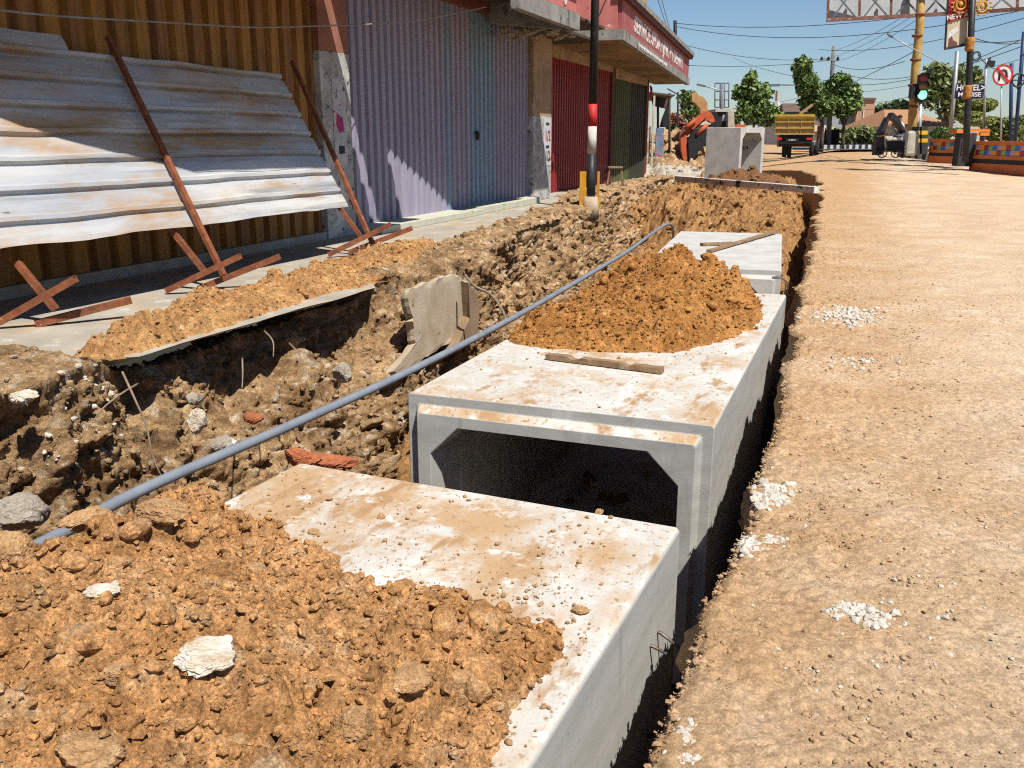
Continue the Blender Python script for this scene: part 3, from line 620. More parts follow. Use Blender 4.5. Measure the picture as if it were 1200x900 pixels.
# stones and brick pieces in the bank
BR = mat("broken_brick", (.50, .17, .07), (.33, .10, .045), 9, .95, .5, 60)
STO = mat("bank_stone", (.42, .37, .30), (.25, .2, .15), 6, .95, .6, 40, spots=(((.7, .68, .62), 5, .58, .66),))
for i, (u, v, X, r, m_, sz, lb, ct) in enumerate([
   (22, 602, -3.0, .10, STO, (1, 1.3, .8), "large grey boulder in the bank at the left edge of the picture", "rock"),
   (230, 493, -3.45, .085, CHALK, (.6, 1, .9), "whitish crumbly rock in the bank above the grey pipe", "rock"),
   (228, 467, -3.6, .05, STO, (1, 1, .8), "smooth pale pebble just above the whitish rock", "rock"),
   (28, 465, -3.9, .07, CHALK, (1, 1.2, .5), "flat white plaster chunk under the broken pavement corner", "rock"),
   (297, 490, -3.25, .06, BR, (.8, 1.4, .6), "orange brick fragment nearest the pipe in the cut bank", "brick"),
   (352, 536, -2.95, .09, BR, (.7, 1.6, .6), "broken red brick in the bank behind the front culvert", "brick"),
   (392, 540, -2.9, .09, BR, (.7, 1.7, .5), "crumbled orange brick right of the other red brick", "brick"),
   (402, 437, -3.5, .08, STO, (1, 1, 1), "dark grey stone in the bank left of the drain wall", "rock"),
   (345, 335, -4.6, .11, CHALK, (1.3, .8, .55), "white broken kerb lump on the ridge of soil below the rusty feet", "rock"),
   (262, 520, -3.2, .06, STO, (1, 1.3, .7), "grey cobble just over the pipe in the middle of the bank", "rock")]):
    p = xw(u, v, X); q = bank_at(p.y, .3); rock("brick_fragment" if ct == "brick" else "rock", lb, ct, tuple(p), r, m_, sz, .3 * i, 200 + i)
ROOTM = mat("dry_root", (.34, .26, .18), (.2, .14, .09), 20, 1)
for i, (pix, lb) in enumerate([([(142, 436), (158, 470), (172, 500), (180, 535), (190, 560)], "long dry root hanging over the bank below the slab"),
       ([(163, 450), (140, 462), (118, 480), (110, 495)], "thin pale rootlet curving left from the long root"),
       ([(308, 388), (318, 400), (322, 418)], "short dry rootlet under the soil ridge"),
       ([(340, 402), (350, 415), (356, 430), (350, 445)], "white dry root dangling right of the other rootlets"),
       ([(285, 420), (286, 440), (284, 455)], "crooked pale root in the dark hollow of the bank")]):
    rr = random.Random(i); pts = smooth_path([xw(u + rr.uniform(-2, 2), v, -3.62 + .22 * k / len(pix) + (.1 if k else 0)) for k, (u, v) in enumerate(pix)], 4)
    mb = MB(); mb.tube(pts, [.007 * (1 - .6 * k / len(pts)) for k in range(len(pts))], 5); prop(mb.build("root", ROOTM), lb, "root")
# bamboo strip hanging beside the drain wall
mb = MB(); mb.tube(smooth_path([xw(545, 322, -3.55), xw(556, 335, -3.4), xw(575, 345, -3.2), xw(588, 362, -3.0), xw(593, 375, -2.85)], 5), .013, 6); prop(mb.build("root", ROOTM), "thick bent root arching over the drain wall to the pipe", "root")

# ================================================================ the corrugated barrier
RUST = mat("rusty_steel", (.33, .115, .045), (.20, .06, .03), 14, .75, .3, 60, spots=(((.10, .045, .03), 4, .55, .72), ((.5, .24, .1), 30, .62, .7)), metal=.1)
TIN = mat("galvanised_sheet", (.74, .72, .665), (.49, .52, .56), 1.8, .45, .2, 30, metal=.15, stretch=(1, .25, 1.5),
          spots=(((.50, .30, .13), .9, .47, .64, (1, .55, 3)), ((.55, .30, .12), 5, .66, .76, (1, .5, 2)), ((.28, .27, .26), 3, .54, .70, (1, .12, 3)), ((.12, .11, .10), 6, .7, .76, (1, .4, 2))), spec=.4)
def sheet_pt(s, y): return Vector((-5.24 - 1.11 * s / 2.27, y, .12 + 2.0 * s / 2.27 * 1.0))   # s metres up along the post
root = thing("barrier_panel", "leaning barrier of corrugated zinc sheets on rusty steel posts with T shaped feet", "barrier", (-5.3, 6.6, 0))
nrm = Vector((2.0, 0, 1.11)).normalized()
def corr(y0, y1, s0, s1, name, off=0, seed=0, tear=False):
    pitch = .235; prof = []; s = s0; base = [(0, 0), (.30, .004), (.62, 0), (.66, -.03), (.76, -.034), (.80, .012), (.92, .018), (.96, 0.004)]
    k = 0
    while s < s1:
        for a, hgt in base:
            q = s0 + (k + a) * pitch
            if q <= s1: prof.append((q, hgt))
        k += 1; s = s0 + k * pitch
    ny = int((y1 - y0) / .09) + 1; ys = np.linspace(y0, y1, ny); V = []
    P = np.array(prof)
    for i, y in enumerate(ys):
        wv = .022 * float(fbm(np.array([y * .9]), np.array([seed + .5]), 3, seed)[0])
        for q, hgt in prof:
            dent = .014 * float(pn(np.array([y * 1.6]), np.array([q * 3.0]), seed + 3)[0])
            qq = q + (wv if q < s0 + .1 else wv * .4) - (.035 * sst(y0, y1, y) if tear else 0)
            V.append(sheet_pt(qq, y) + nrm * (hgt + dent + off))
    V = np.array(V); T = gridtris(ny, len(prof), False)
    o = npmesh(name, V, T, TIN, root, smooth=False); mo = o.modifiers.new("solid", 'SOLIDIFY'); mo.thickness = .003
corr(1.8, 9.14, .52, 2.17, "zinc_sheet", -.035, 3)
corr(1.8, 6.2, 1.95, 2.36, "zinc_sheet", -.075, 9)
corr(6.6, 9.12, 1.02, 1.28, "zinc_sheet", -.03, 5, True)
for yb, yt in ((6.5, 6.62), (9.14, 9.42), (3.9, 3.7)):
    mb = MB(); a = sheet_pt(0, yb); b = sheet_pt(2.3, yt); mb.beam(a + nrm * .03, b + nrm * .03, .046, .046, up=nrm); mb.build("post", RUST, root, bevel=.004)
def foot(y, X0=-5.52, z0=.02, ln=.62, dz=.30, dy=.18, label=None):
    mb = MB(); a = Vector((X0, y - dy, z0)); b = Vector((X0 + ln, y + dy, z0 + dz)); d = (b - a).normalized(); r = d.cross(UP).normalized(); u = r.cross(d)
    # square hollow tube, open at the ends
    o_, i_ = .025, .02; vs = []
    for p in (a, b):
        for q in (o_, i_):
            vs += [p + r * sx * q + u * sy * q for sx, sy in ((-1, -1), (1, -1), (1, 1), (-1, 1))]
    fs = []
    for k in range(4):
        n = (k + 1) % 4; fs += [(k, n, 8 + n, 8 + k), (4 + k, 12 + k, 12 + n, 4 + n), (k, 4 + k, 4 + n, n), (8 + k, 8 + n, 12 + n, 12 + k)]
    mb.add(vs, fs); mb.build("foot", RUST, root)
foot(6.28, -5.56, .03, .62, .30, .12); foot(6.66, -5.5, -.0, .66, .28, .16); foot(9.0, -5.6, .03, .6, .33, .2); foot(9.3, -5.5, .03, .6, .26, .22); foot(4.68, -5.62, .05, .5, .30, .12); foot(4.95, -5.45, .02, .42, .12, .25)
for a, b in (((-5.34, 6.42, .16), (-5.62, 6.30, .60)), ((-5.33, 9.1, .2), (-5.6, 9.0, .62)), ((-5.4, 4.85, .1), (-5.6, 4.75, .45))):
    mb = MB(); mb.beam(a, b, .05, .05); mb.build("brace", RUST, root, bevel=.004)
mb = MB(); mb.tube([sheet_pt(2.2, 5.2) + nrm * .05 + Vector((0, .03 * sin(3 * k), .03 * cos(5 * k))) for k in range(7)], .03, 6); mb.build("rag", mat("dark_rag", (.06, .05, .05), (.03, .03, .03), 20, 1), root)

# ================================================================ shops
def corrug(mb, x, y0, y1, z0, z1, pitch, dep, mi=lambda k, q: 0):
    k = 0; y = y0
    while y < y1 - 1e-4:
        pts = [(0, 0), (.10, dep), (.72, dep * .8), (.82, 0), (1, 0)]
        for j in range(4):
            a, b = pts[j], pts[j + 1]; ya, yb = y + a[0] * pitch, min(y + b[0] * pitch, y1)
            if ya >= y1: break
            mb.add([(x + a[1], ya, z0), (x + b[1], yb, z0), (x + b[1], yb, z1), (x + a[1], ya, z1)], [(0, 1, 2, 3)], mi(k, j))
        y += pitch; k += 1
OCH = mat("ochre_shutter_paint", (.44, .21, .03), (.30, .135, .026), 2, .6, .1, 30, stretch=(6, 6, .6), spots=(((.12, .06, .03), 4, .55, .75, (4, 4, .3)),))
OCH2 = mat("brown_shutter_paint", (.38, .17, .03), (.20, .085, .028), 2, .6, .1, 30, stretch=(6, 6, .6))
PUR = mat("lilac_shutter_paint", (.40, .36, .47), (.31, .285, .38), 1.5, .55, .1, 30, stretch=(5, 5, .4), spots=(((.28, .2, .26), 2.4, .56, .8, (2, 2, .4)), ((.4, .39, .43), 1.2, .6, .8, (2, 2, .6))))
TEA = mat("teal_shutter_paint", (.27, .38, .49), (.22, .31, .41), 1.5, .55, .1, 30, stretch=(5, 5, .4), spots=(((.36, .33, .45), 2, .55, .75, (1, 1, .5)),))
RED = mat("dark_red_shutter_paint", (.36, .025, .025), (.22, .015, .02), 1.5, .5, .1, 30, stretch=(5, 5, .4))
GRN = mat("olive_shutter_paint", (.10, .12, .035), (.07, .085, .03), 1.5, .6, .1, 30, stretch=(5, 5, .4))
GRN2 = mat("dark_green_shutter_paint", (.045, .05, .03), (.03, .03, .02), 1.5, .6, .1, 30, stretch=(5, 5, .4))
BEI = mat("stained_plaster", (.50, .36, .21), (.36, .24, .135), 1.6, .95, .3, 30, spots=(((.16, .11, .07), 2, .58, .72, (2, 2, .5)), ((.62, .52, .38), 5, .6, .72)))
PIN = mat("faded_pink_plaster", (.36, .16, .11), (.28, .12, .08), 3, .9, .3, 30, spots=(((.6, .5, .42), 9, .66, .72),))
POS = mat("torn_posters", (.50, .49, .47), (.34, .33, .32), 7, .9, .25, 30, spots=(((.07, .07, .08), 9, .58, .62, (1, 1, 1.4)), ((.62, .60, .58), 3, .55, .6)))
GRC = mat("grey_cornice_concrete", (.34, .33, .30), (.22, .21, .19), 3, .95, .4, 40, spots=(((.07, .065, .06), 5, .56, .66, (1, 1, .6)),))
PINK = mat("pink_wall_paint", (.62, .22, .19), (.52, .16, .14), 3, .9, .25, 30, spots=(((.72, .62, .58), 6, .62, .7), ((.5, .09, .07), 4, .62, .7)))
REDS = mat("faded_red_sign_paint", (.42, .13, .12), (.32, .09, .09), 2, .8, .2, 30, spots=(((.55, .35, .33), 7, .6, .72),))
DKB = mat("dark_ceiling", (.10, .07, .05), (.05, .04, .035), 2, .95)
WHT = mat("sign_white", (.75, .73, .70), (.62, .58, .55), 8, .8, spots=(((.5, .2, .18), 14, .6, .66),))
XF = -6.75
# --- first shop: ochre shutter
b0 = thing("shop_building", "shop with a closed ochre and brown folding shutter behind the leaning zinc barrier", "shop", (-7.5, 5, 0))
mb = MB(); corrug(mb, XF, -4.0, 10.42, .1, 3.35, .27, .06, lambda k, j: (k % 2) if j != 3 else 1); mb.build("shutter", [OCH, OCH2], b0)
mb = MB(); mb.box(-11, XF - .06, -5, 10.42, 0, 5.6); mb.build("wall", PIN, b0)
mb = MB(); mb.box(XF - .05, XF + .12, -4, 10.42, 0, .1); mb.build("sill", PAVE, b0)
# overhanging canopy (outside the picture, it shades the barrier)
edge = [(-4, -5.45), (3, -5.4), (4.2, -5.25), (5.0, -4.95), (6.0, -4.7), (8.3, -4.68), (10.5, -4.68)]
mb = MB(); mb.prism([(x, y, 3.12) for y, x in edge] + [(XF - .1, 10.5, 3.12), (XF - .1, -4, 3.12)], (0, 0, .14)); mb.build("canopy", GRC, b0)
# --- second shop: lilac shutter
b1 = thing("shop_building", "shop with a closed lilac and teal folding shutter and a pink signboard over it", "shop", (-7.5, 15, 0))
mb = MB(); mb.box(-11, XF + .14, 10.43, 11.15, 0, 2.38); mb.build("pillar", POS, b1, bevel=.01)
mb = MB(); mb.box(-11, XF + .135, 10.435, 11.145, 2.382, 3.6); mb.build("pillar", PIN, b1)
mb = MB(); mb.box(-11, XF + .14, 18.45, 19.65, 0, 1.75); mb.build("pillar", POS, b1, bevel=.01)
mb = MB(); mb.box(-11, XF + .135, 18.455, 19.645, 1.752, 3.6); mb.build("pillar", BEI, b1)
mb = MB(); corrug(mb, XF - .02, 11.16, 18.44, .1, 3.45, .205, .06, lambda k, j: 1 if (k in (16, 21, 22, 23, 24, 25, 26)) else 0); sh = mb.build("shutter", [PUR, TEA], b1)
mb = MB(); mb.tube([(XF + .06, 15.62, 1.42), (XF + .09, 15.64, 1.36), (XF + .07, 15.66, 1.28)], .035, 8); mb.build("padlock", mat("black_iron", (.03, .03, .03), (.02, .02, .02), 5, .5), sh)
mb = MB(); mb.box(-11, XF - .1, 11.15, 18.45, 0, 5.6); mb.build("wall", PIN, b1)
mb = MB(); mb.box(XF - .03, XF + .16, 11.16, 18.44, 3.45, 3.62); mb.build("lintel", mat("red_brown_lintel", (.28, .08, .05), (.18, .05, .035), 3, .8), b1)
LIM = mat("lime_sill", (.62, .60, .50), (.5, .5, .38), 3, .9, .2, spots=(((.36, .42, .16), 3, .56, .66),))
mb = MB(); mb.box(XF - .01, -6.28, 11.3, 15.0, 0, .10); mb.build("step", LIM, b1, bevel=.008)
mb = MB(); mb.box(XF - .01, -6.34, 15.03, 18.2, 0, .12); mb.build("step", LIM, b1, bevel=.008)
cpoly = [(10.52, -4.6), (11.2, -4.6), (11.24, -5.5), (12.4, -5.2), (13.2, -4.95), (16.2, -4.95)]  # slab edge notched so a sun patch falls on the lilac shutter
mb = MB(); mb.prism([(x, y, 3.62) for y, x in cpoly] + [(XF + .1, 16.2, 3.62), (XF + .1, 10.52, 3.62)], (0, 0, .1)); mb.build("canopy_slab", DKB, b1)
mb = MB()
for (ya, xa), (yb, xb) in zip(cpoly[:-1], cpoly[1:]):
    if ya < 13: continue
    mb.prism([(xa, ya, 3.12), (xb, yb, 3.12), (xb - .14, yb, 3.12), (xa - .14, ya, 3.12)], (0, 0, .26))
mb.build("cornice", GRC, b1)
mb = MB(); mb.prism([(-5.1, 16.2, 3.12), (-5.1, 16.06, 3.12), (XF + .1, 16.06, 3.3), (XF + .1, 16.2, 3.3)], (0, 0, .4)); mb.build("end_beam", GRC, b1)
mb = MB(); mb.box(XF + .1, -5.05, 16.22, 18.2, 3.34, 3.39); mb.box(XF - .4, -5.85, 18.2, 20.6, 3.34, 3.39); mb.build("shade_filler_sheet", DKB, b1)  # roof sheets added between the canopies to shade the lilac and red shutters
mb = MB(); mb.box(-5.06, -4.99, 13.6, 16.1, 3.4, 4.5); sb = mb.build("signboard", PINK, b1)
tx("sign_lettering", "I I J", .75, (-4.98, 15.2, 3.86), (0, 1, 0), UP, WHT, b1, .006, sx=.8)
# rubble bricks stuck under the broken canopy corner
mb = MB(); rg = random.Random(4)
for k in range(60):
    mb.obox((-5.7 + rg.uniform(-.9, .5), 16.5 + rg.uniform(-.2, .4), 3.22 + rg.uniform(-.16, .13)), rg.uniform(.04, .1), .04, .022, (1, rg.uniform(-.4, .4), rg.uniform(-.3, .3)), (0, 1, .2), None)
mb.build("broken_masonry", CW, b1)
# --- third shop: red and olive shutters
X2 = -7.3
b2 = thing("shop_building", "shop with dark red and olive shutters under a long red painted sign", "shop", (-8, 26, 0))
mb = MB(); corrug(mb, X2, 19.7, 26.9, .0, 3.15, .2, .06); mb.build("shutter", RED, b2)
mb = MB(); corrug(mb, X2, 27.25, 29.5, .0, 3.0, .25, .06); mb.build("shutter", GRN, b2)
mb = MB(); corrug(mb, X2, 29.55, 31.4, .0, 3.0, .25, .06); mb.build("shutter", GRN2, b2)
MP = mat("maroon_pillar", (.16, .05, .04), (.1, .04, .03), 3, .8)
for ya in (26.9, 31.4): mb = MB(); mb.box(-11, X2 + .1, ya, ya + .34, 0, 3.4); mb.build("pillar", MP, b2)
mb = MB(); mb.box(-11, X2 - .06, 19.66, 31.7, 0, 6.5); mb.build("wall", BEI, b2)
mb = MB(); mb.box(X2 - .05, X2 + .12, 19.66, 26.9, 3.15, 3.6); mb.box(X2 - .05, X2 + .12, 27.25, 31.4, 3.0, 3.6); mb.build("beam", BEI, b2)
def q2(y): return -5.40 - (y - 21) * .0645
def zd(y, z): return z - (y - 21) * .024
YE = 33.4
def strip(xo0, xo1, ya, yb, z, h, name, m, par=None):
    mb = MB(); mb.prism([(q2(ya) + xo0, ya, zd(ya, z)), (q2(yb) + xo0, yb, zd(yb, z)), (q2(yb) + xo1, yb, zd(yb, z)), (q2(ya) + xo1, ya, zd(ya, z))], (0, 0, h)); return mb.build(name, m, par or b2)
mb = MB(); mb.prism([(q2(20.8), 20.8, zd(20.8, 3.44)), (q2(YE), YE, zd(YE, 3.44)), (X2 - .1, YE, zd(YE, 3.44)), (X2 - .1, 20.8, zd(20.8, 3.44))], (0, 0, .17)); mb.build("canopy_slab", mat("canopy_soffit", (.42, .29, .15), (.2, .14, .08), .7, .95, .2, 20, spots=(((.06, .05, .04), 1.2, .55, .68),)), b2)
strip(.05, -.1, 20.75, YE, 3.40, .22, "cornice", GRC)
mb = MB(); mb.box(X2, q2(20.8) - .102, 20.68, 20.79, 3.40, 3.62); mb.build("side_cornice", GRC, b2)
strip(0, -.09, 20.82, YE - .02, 3.624, .62, "signboard", REDS)
mb = MB(); mb.box(X2 - .05, q2(20.8) - .1, 20.76, 20.86, 3.625, 4.5); mb.build("side_panel", PINK, b2)
strip(.12, -.2, 20.7, YE + .05, 4.25, .09, "sign_cornice", mat("dark_maroon_trim", (.16, .05, .05), (.1, .04, .04), 4, .8)); strip(.16, -.2, 20.7, YE + .1, 4.342, .12, "parapet", GRC)
mb = MB(); mb.box(X2 - .2, X2 + 1.1, 21.5, 24.5, 4.55, 6.0); mb.build("upper_sign", PINK, b2)
dv = Vector((q2(22) - q2(21), 1, -.024)).normalized()
tx("sign_lettering", "SERVICE SPDA I JNK P I DENIRY", .50, (q2(27.0) + .006, 27.0, zd(27, 3.93)), dv, UP, WHT, b2, .006, sx=1.36)
tx("sign_lettering", "MENERIMA PEMASANGAN", .13, (q2(25.2) + .056, 25.2, zd(25.2, 3.5)), dv, UP, WHT, b2, .006, sx=3.2)
# poster sheets on the pillars
mb = MB(); mb.box(XF + .142, XF + .148, 10.68, 11.0, .95, 2.05); pst = prop(mb.build("poster", mat("pale_poster", (.62, .62, .62), (.45, .46, .48), 9, .8, spots=(((.55, .03, .12), 5, .6, .63), ((.1, .1, .2), 7, .62, .65)))), "torn pale poster with magenta and red prints on the pillar beside the ochre shutter", "poster")
PW = mat("white_poster", (.62, .66, .66), (.5, .53, .55), 8, .8, spots=(((.3, .3, .3), 6, .62, .68),)); PR = mat("print_red", (.4, .05, .06), (.3, .03, .05), 9, .8); PK = mat("print_black", (.05, .05, .06), (.03, .03, .03), 9, .8); PM = mat("print_magenta", (.6, .03, .15), (.35, .03, .2), 9, .8)
mb = MB(); mb.prism([(XF + .146, 10.76, 1.62), (XF + .146, 10.9, 1.56), (XF + .146, 10.93, 1.42), (XF + .146, 10.82, 1.36), (XF + .146, 10.74, 1.46)], (.006, 0, 0)); mb.build("magenta_print", PM, pst)
mb = MB(); mb.box(XF + .146, XF + .153, 10.78, 10.92, 1.1, 1.2); mb.build("black_print", PK, pst)
mb = MB(); mb.box(XF + .142, XF + .148, 19.12, 19.62, .72, 1.72); p2 = prop(mb.build("poster", PW), "tall white poster with red number prints between the lilac and red shutters", "poster")
tx("poster_print", "1/2", .30, (XF + .15, 19.37, 1.34), (0, 1, 0), UP, PR, p2, .003, sx=.9)
tx("poster_print", "1/2", .30, (XF + .15, 19.37, .92), (0, 1, 0), UP, PR, p2, .003, sx=.9)
for z in (1.6, 1.12):
    mb = MB(); mb.box(XF + .146, XF + .151, 19.25, 19.47, z - .03, z + .03); mb.build("poster_bar", PK, p2)
# cable along the first shops
CAB = mat("cable_rubber", (.05, .05, .055), (.03, .03, .03), 4, .6); CABG = mat("grey_cable", (.35, .33, .31), (.25, .24, .23), 4, .6)
mb = MB(); mb.tube(smooth_path([xw(-30, 8, -5.9), xw(60, 18, -5.9), xw(190, 26, -5.95), xw(300, 32, -6.0), xw(380, 30, -6.1), xw(440, 28, -6.1), xw(500, 22, -6.0), xw(570, 8, -5.7)], 6), .009, 6)
prop(mb.build("cable", CABG), "thin grey cable sagging in front of the ochre and lilac shutters", "cable")

# ================================================================ utility pole with painted bands
POL = mat("black_pole_paint", (.03, .032, .035), (.02, .02, .02), 5, .5, spots=(((.15, .12, .09), 5, .62, .7),)); PWH = mat("pole_white_paint", (.68, .66, .62), (.5, .46, .4), 9, .7, spots=(((.3, .2, .12), 6, .6, .7),)); PRD = mat("pole_red_paint", (.6, .03, .03), (.45, .03, .03), 6, .6)
base = W(692, 246, 17.4); base.z = 0
root = thing("utility_pole", "black steel pole with red and white painted bands standing on a concrete stub", "pole", base)
def seg(z0, z1, m, name, r=.075):
    mb = MB(); mb.tube([base + UP * z0, base + UP * z1], r, 16); mb.build(name, m, root)
D0 = 17.4; zz = lambda v: (W(692, v, D0)).z
seg(.1, zz(180), POL, "lower_shaft", .082); seg(zz(180), zz(148), PWH, "white_band", .0825); seg(zz(148), zz(122), PRD, "red_band", .083); seg(zz(122), 6.5, POL, "shaft", .075)
mb = MB(); mb.tube([base + UP * -.15, base + UP * .24], [.17, .13], 12); mb.build("concrete_stub", CW, root)
YEL = mat("yellow_guard_paint", (.62, .30, .02), (.45, .2, .02), 5, .6)
for s_, nm in ((-.155, "guard_plate"), (.135, "guard_plate")):
    mb = MB(); mb.obox(base + RT * s_ + UP * .36, .06 if s_ < 0 else .022, .02, .34); mb.build(nm, YEL, root)
mb = MB(); mb.tube([W(672, 0, 17.6) + Vector((0, 0, .6)), W(671, 26, 17.6)], .05, 10); prop(mb.build("drain_pipe", mat("maroon_pipe", (.14, .03, .05), (.1, .02, .04), 4, .6)), "maroon downpipe hanging left of the black pole against the pink wall", "pipe")
# stool
root = thing("wooden_stool", "rickety wooden stool in front of the olive shutter", "stool", W(721, 214, 22))
TB = W(721, 196, 22); gz = W(721, 215, 22).z
mb = MB(); mb.obox(TB, .17, .15, .018); mb.build("seat", WOOD, root)
for i, (a, b) in enumerate(((-.13, -.1), (.13, -.1), (-.13, .1), (.13, .1))):
    mb = MB(); mb.beam(TB + RT * a + FW * b, TB + RT * a * 1.5 + FW * b * 1.3 - UP * (TB.z - gz + .05), .03, .03); mb.build("leg", WOOD, root)
root = thing("folding_bench", "dark metal folding bench standing left of the wooden stool", "bench", W(705, 214, 22.3))
mb = MB(); mb.obox(W(706, 195, 22.3), .22, .12, .012); mb.build("seat", POL, root)
for s_ in (-1, 1):
    mb = MB(); a = W(706, 195, 22.3) + FW * .1 * s_; mb.beam(a - RT * .2, a + RT * .2 - UP * .42, .02, .02); mb.beam(a + RT * .2, a - RT * .2 - UP * .42, .02, .02); mb.build("leg", POL, root)
# ================================================================ far end of the street
def foliage(name, m, cl, n, ls, parent=None, sd=0, up=.3, shell=False):
    "leaf sized faces spread through clumps cl = [(centre, (rx, ry, rz)), ...]"
    rg = np.random.default_rng(sd); V = []; 
    wts = np.array([c[1][0] * c[1][1] * c[1][2] for c in cl]) ** .6; wts /= wts.sum()
    ci = rg.choice(len(cl), n, p=wts)
    C = np.array([list(c[0]) for c in cl])[ci]; R = np.array([c[1] for c in cl])[ci]
    d = rg.normal(size=(n, 3)); d /= np.linalg.norm(d, axis=1)[:, None]; rad = rg.random(n) ** .42
    # twig clumps
    tw = rg.normal(size=(n // 14 + 1, 3)); tw /= np.linalg.norm(tw, axis=1)[:, None]; ti = rg.integers(0, len(tw), n)
    if shell: rad = .84 + .18 * rg.random(n)
    else: d = d * .30 + tw[ti] * .9
    P = C + d * R * rad[:, None]
    nr = rg.normal(size=(n, 3)) + np.array([0, 0, up * 3]); nr /= np.linalg.norm(nr, axis=1)[:, None]
    a = np.cross(nr, rg.normal(size=(n, 3))); a /= np.linalg.norm(a, axis=1)[:, None]; b = np.cross(nr, a)
    s = ls * rg.uniform(.6, 1.3, n)[:, None]
    q = np.stack([P - a * s, P + b * s * .55 - a * s * .1, P + a * s, P - b * s * .55 - a * s * .1], 1).reshape(-1, 3)
    i = np.arange(n)[:, None] * 4; T = np.concatenate([i + [0, 1, 2], i + [0, 2, 3]])
    return npmesh(name, q, T, m, parent, smooth=False)
def leafmat(name, a, b, sc=1.5):
    m = mat(name, a, b, sc, .55, spec=.4, detail=3); 
    bs = m.node_tree.nodes["Principled BSDF"]; bs.inputs["Transmission Weight"].default_value = 0
    return m
LF = leafmat("leaf_green", (.24, .34, .085), (.05, .10, .022), 3.5); LFT = leafmat("clipped_leaf", (.36, .38, .10), (.20, .24, .06), 3); LF2 = leafmat("leaf_dark", (.06, .11, .03), (.025, .05, .015)); LF3 = leafmat("leaf_yellow_green", (.27, .31, .09), (.11, .15, .04)); LF4 = leafmat("leaf_pink", (.45, .12, .10), (.2, .14, .05))
BK = mat("bark", (.16, .11, .08), (.08, .06, .045), 6, .95, .4)
def tree(label, d, u, vb, vt, cl, lf, n, ls, sd, tr=.14, trunk_name="trunk", group=None, cat="tree", name="tree", shell=False):
    b = W(u, vb, d); px = d / F
    root = thing(name, label, cat, b, group)
    cls = [(W(cu, cv, d + dd), (ru * px, ru * px * .9, rv * px)) for cu, cv, ru, rv, dd in cl]
    foliage("crown", lf, cls, n, ls, root, sd, shell=shell)
    rg = random.Random(sd)
    if tr:
        mb = MB(); top = W(u + 1, vt, d); pts = [b - UP * .1] + [b.lerp(top, t) + RT * rg.uniform(-.06, .06) for t in (.3, .6, 1)]
        mb.tube(pts, [tr, tr * .8, tr * .65, tr * .5], 8)
        for c in cls:
            mid = pts[2].lerp(c[0], .5) + UP * .1; mb.tube([pts[2], mid, c[0] + UP * c[1][2] * .4], [tr * .5, tr * .32, tr * .12], 6)
        mb.build(trunk_name, BK, root)
    return root
tree("tall thin green tree with loose leaves left of the dump truck", 54, 882, 172, 130, [(880, 96, 9, 12, 0), (872, 110, 13, 10, .5), (888, 112, 16, 13, 0), (882, 130, 18, 14, 0), (900, 134, 14, 12, .8)], LF, 5070, .15, 1, .10)
tree("tall green tree directly behind the dump truck", 56, 962, 176, 125, [(940, 80, 11, 12, 0), (945, 98, 13, 14, 0), (952, 115, 15, 16, .5), (964, 124, 14, 14, 0), (938, 88, 8, 10, .4)], LF, 5850, .15, 2, .14)
tree("rounded green tree right of the truck with a dark trunk", 57, 988, 176, 130, [(984, 98, 14, 12, 0), (972, 110, 16, 14, .4), (996, 110, 13, 13, 0), (986, 124, 22, 12, 0), (1004, 120, 6, 9, 0)], LF, 6240, .15, 3, .13)
tree("broad olive green tree behind the traffic light", 62, 1110, 176, 140, [(1098, 86, 15, 12, 0), (1112, 100, 22, 18, 0), (1090, 108, 16, 18, 0), (1130, 96, 18, 20, .8), (1120, 125, 22, 16, 0), (1141, 92, 10, 12, 0)], LF3, 3400, .22, 4, .22)
tree("small dense tree beyond the excavator arm", 60, 806, 176, 140, [(804, 116, 9, 9, 0), (808, 130, 10, 10, 0)], LF, 900, .2, 5, .08)
tree("distant dark green treetops behind the brick building", 110, 1040, 168, 148, [(1035, 130, 14, 8, 0), (1052, 127, 16, 9, 0), (1022, 138, 8, 6, 0)], LF2, 1600, .4, 6, .2)
tree("low round tree crowns left of the yellow truck", 62, 868, 172, 150, [(860, 138, 10, 9, 0), (915, 140, 10, 8, 0)], LF3, 700, .2, 7, .08)
tree("bush with coral pink blossom above the rubble by the shops", 48, 795, 168, 150, [(792, 140, 8, 8, 0), (800, 150, 8, 10, 0)], LF4, 700, .12, 8, .05, cat="bush", name="flowering_bush")
tree("dark hedge plant below the coral pink blossom", 47, 790, 170, 158, [(787, 155, 8, 8, 0), (797, 160, 8, 6, 0)], LF2, 500, .14, 9, .04, cat="bush", name="bush")
# clipped topiary
gr = None
tree("clipped cloud shaped tree top behind the hotel sign", 40, 1150, 170, 130, [(1148, 124, 17, 7.5, 0), (1158, 122, 10, 6, 0), (1138, 126, 9, 5, 0)], LFT, 9000, .05, 10, .09, shell=True, cat="topiary", name="topiary_tree")
tree("lower flat clipped hedge crown under the cloud shaped one", 39.4, 1152, 172, 150, [(1150, 142, 22, 5.5, 0), (1165, 143, 12, 5, 0), (1140, 136, 12, 5, 0)], LFT, 9000, .05, 11, .07, shell=True, cat="topiary", name="topiary_tree")
tree("yellow green shrub with long leaves in the tiled planter", 33.5, 1185, 180, 168, [(1182, 152, 20, 13, 0), (1198, 150, 14, 13, 0), (1168, 158, 12, 9, 0)], LF3, 5000, .09, 12, .03, cat="shrub", name="shrub")
tree("low rounded green bush at the left end of the planter", 37.5, 1108, 178, 168, [(1104, 156, 12, 6, 0), (1120, 155, 12, 5, 0), (1098, 158, 7, 5, 0)], LF, 2200, .07, 13, .03, cat="bush", name="bush")
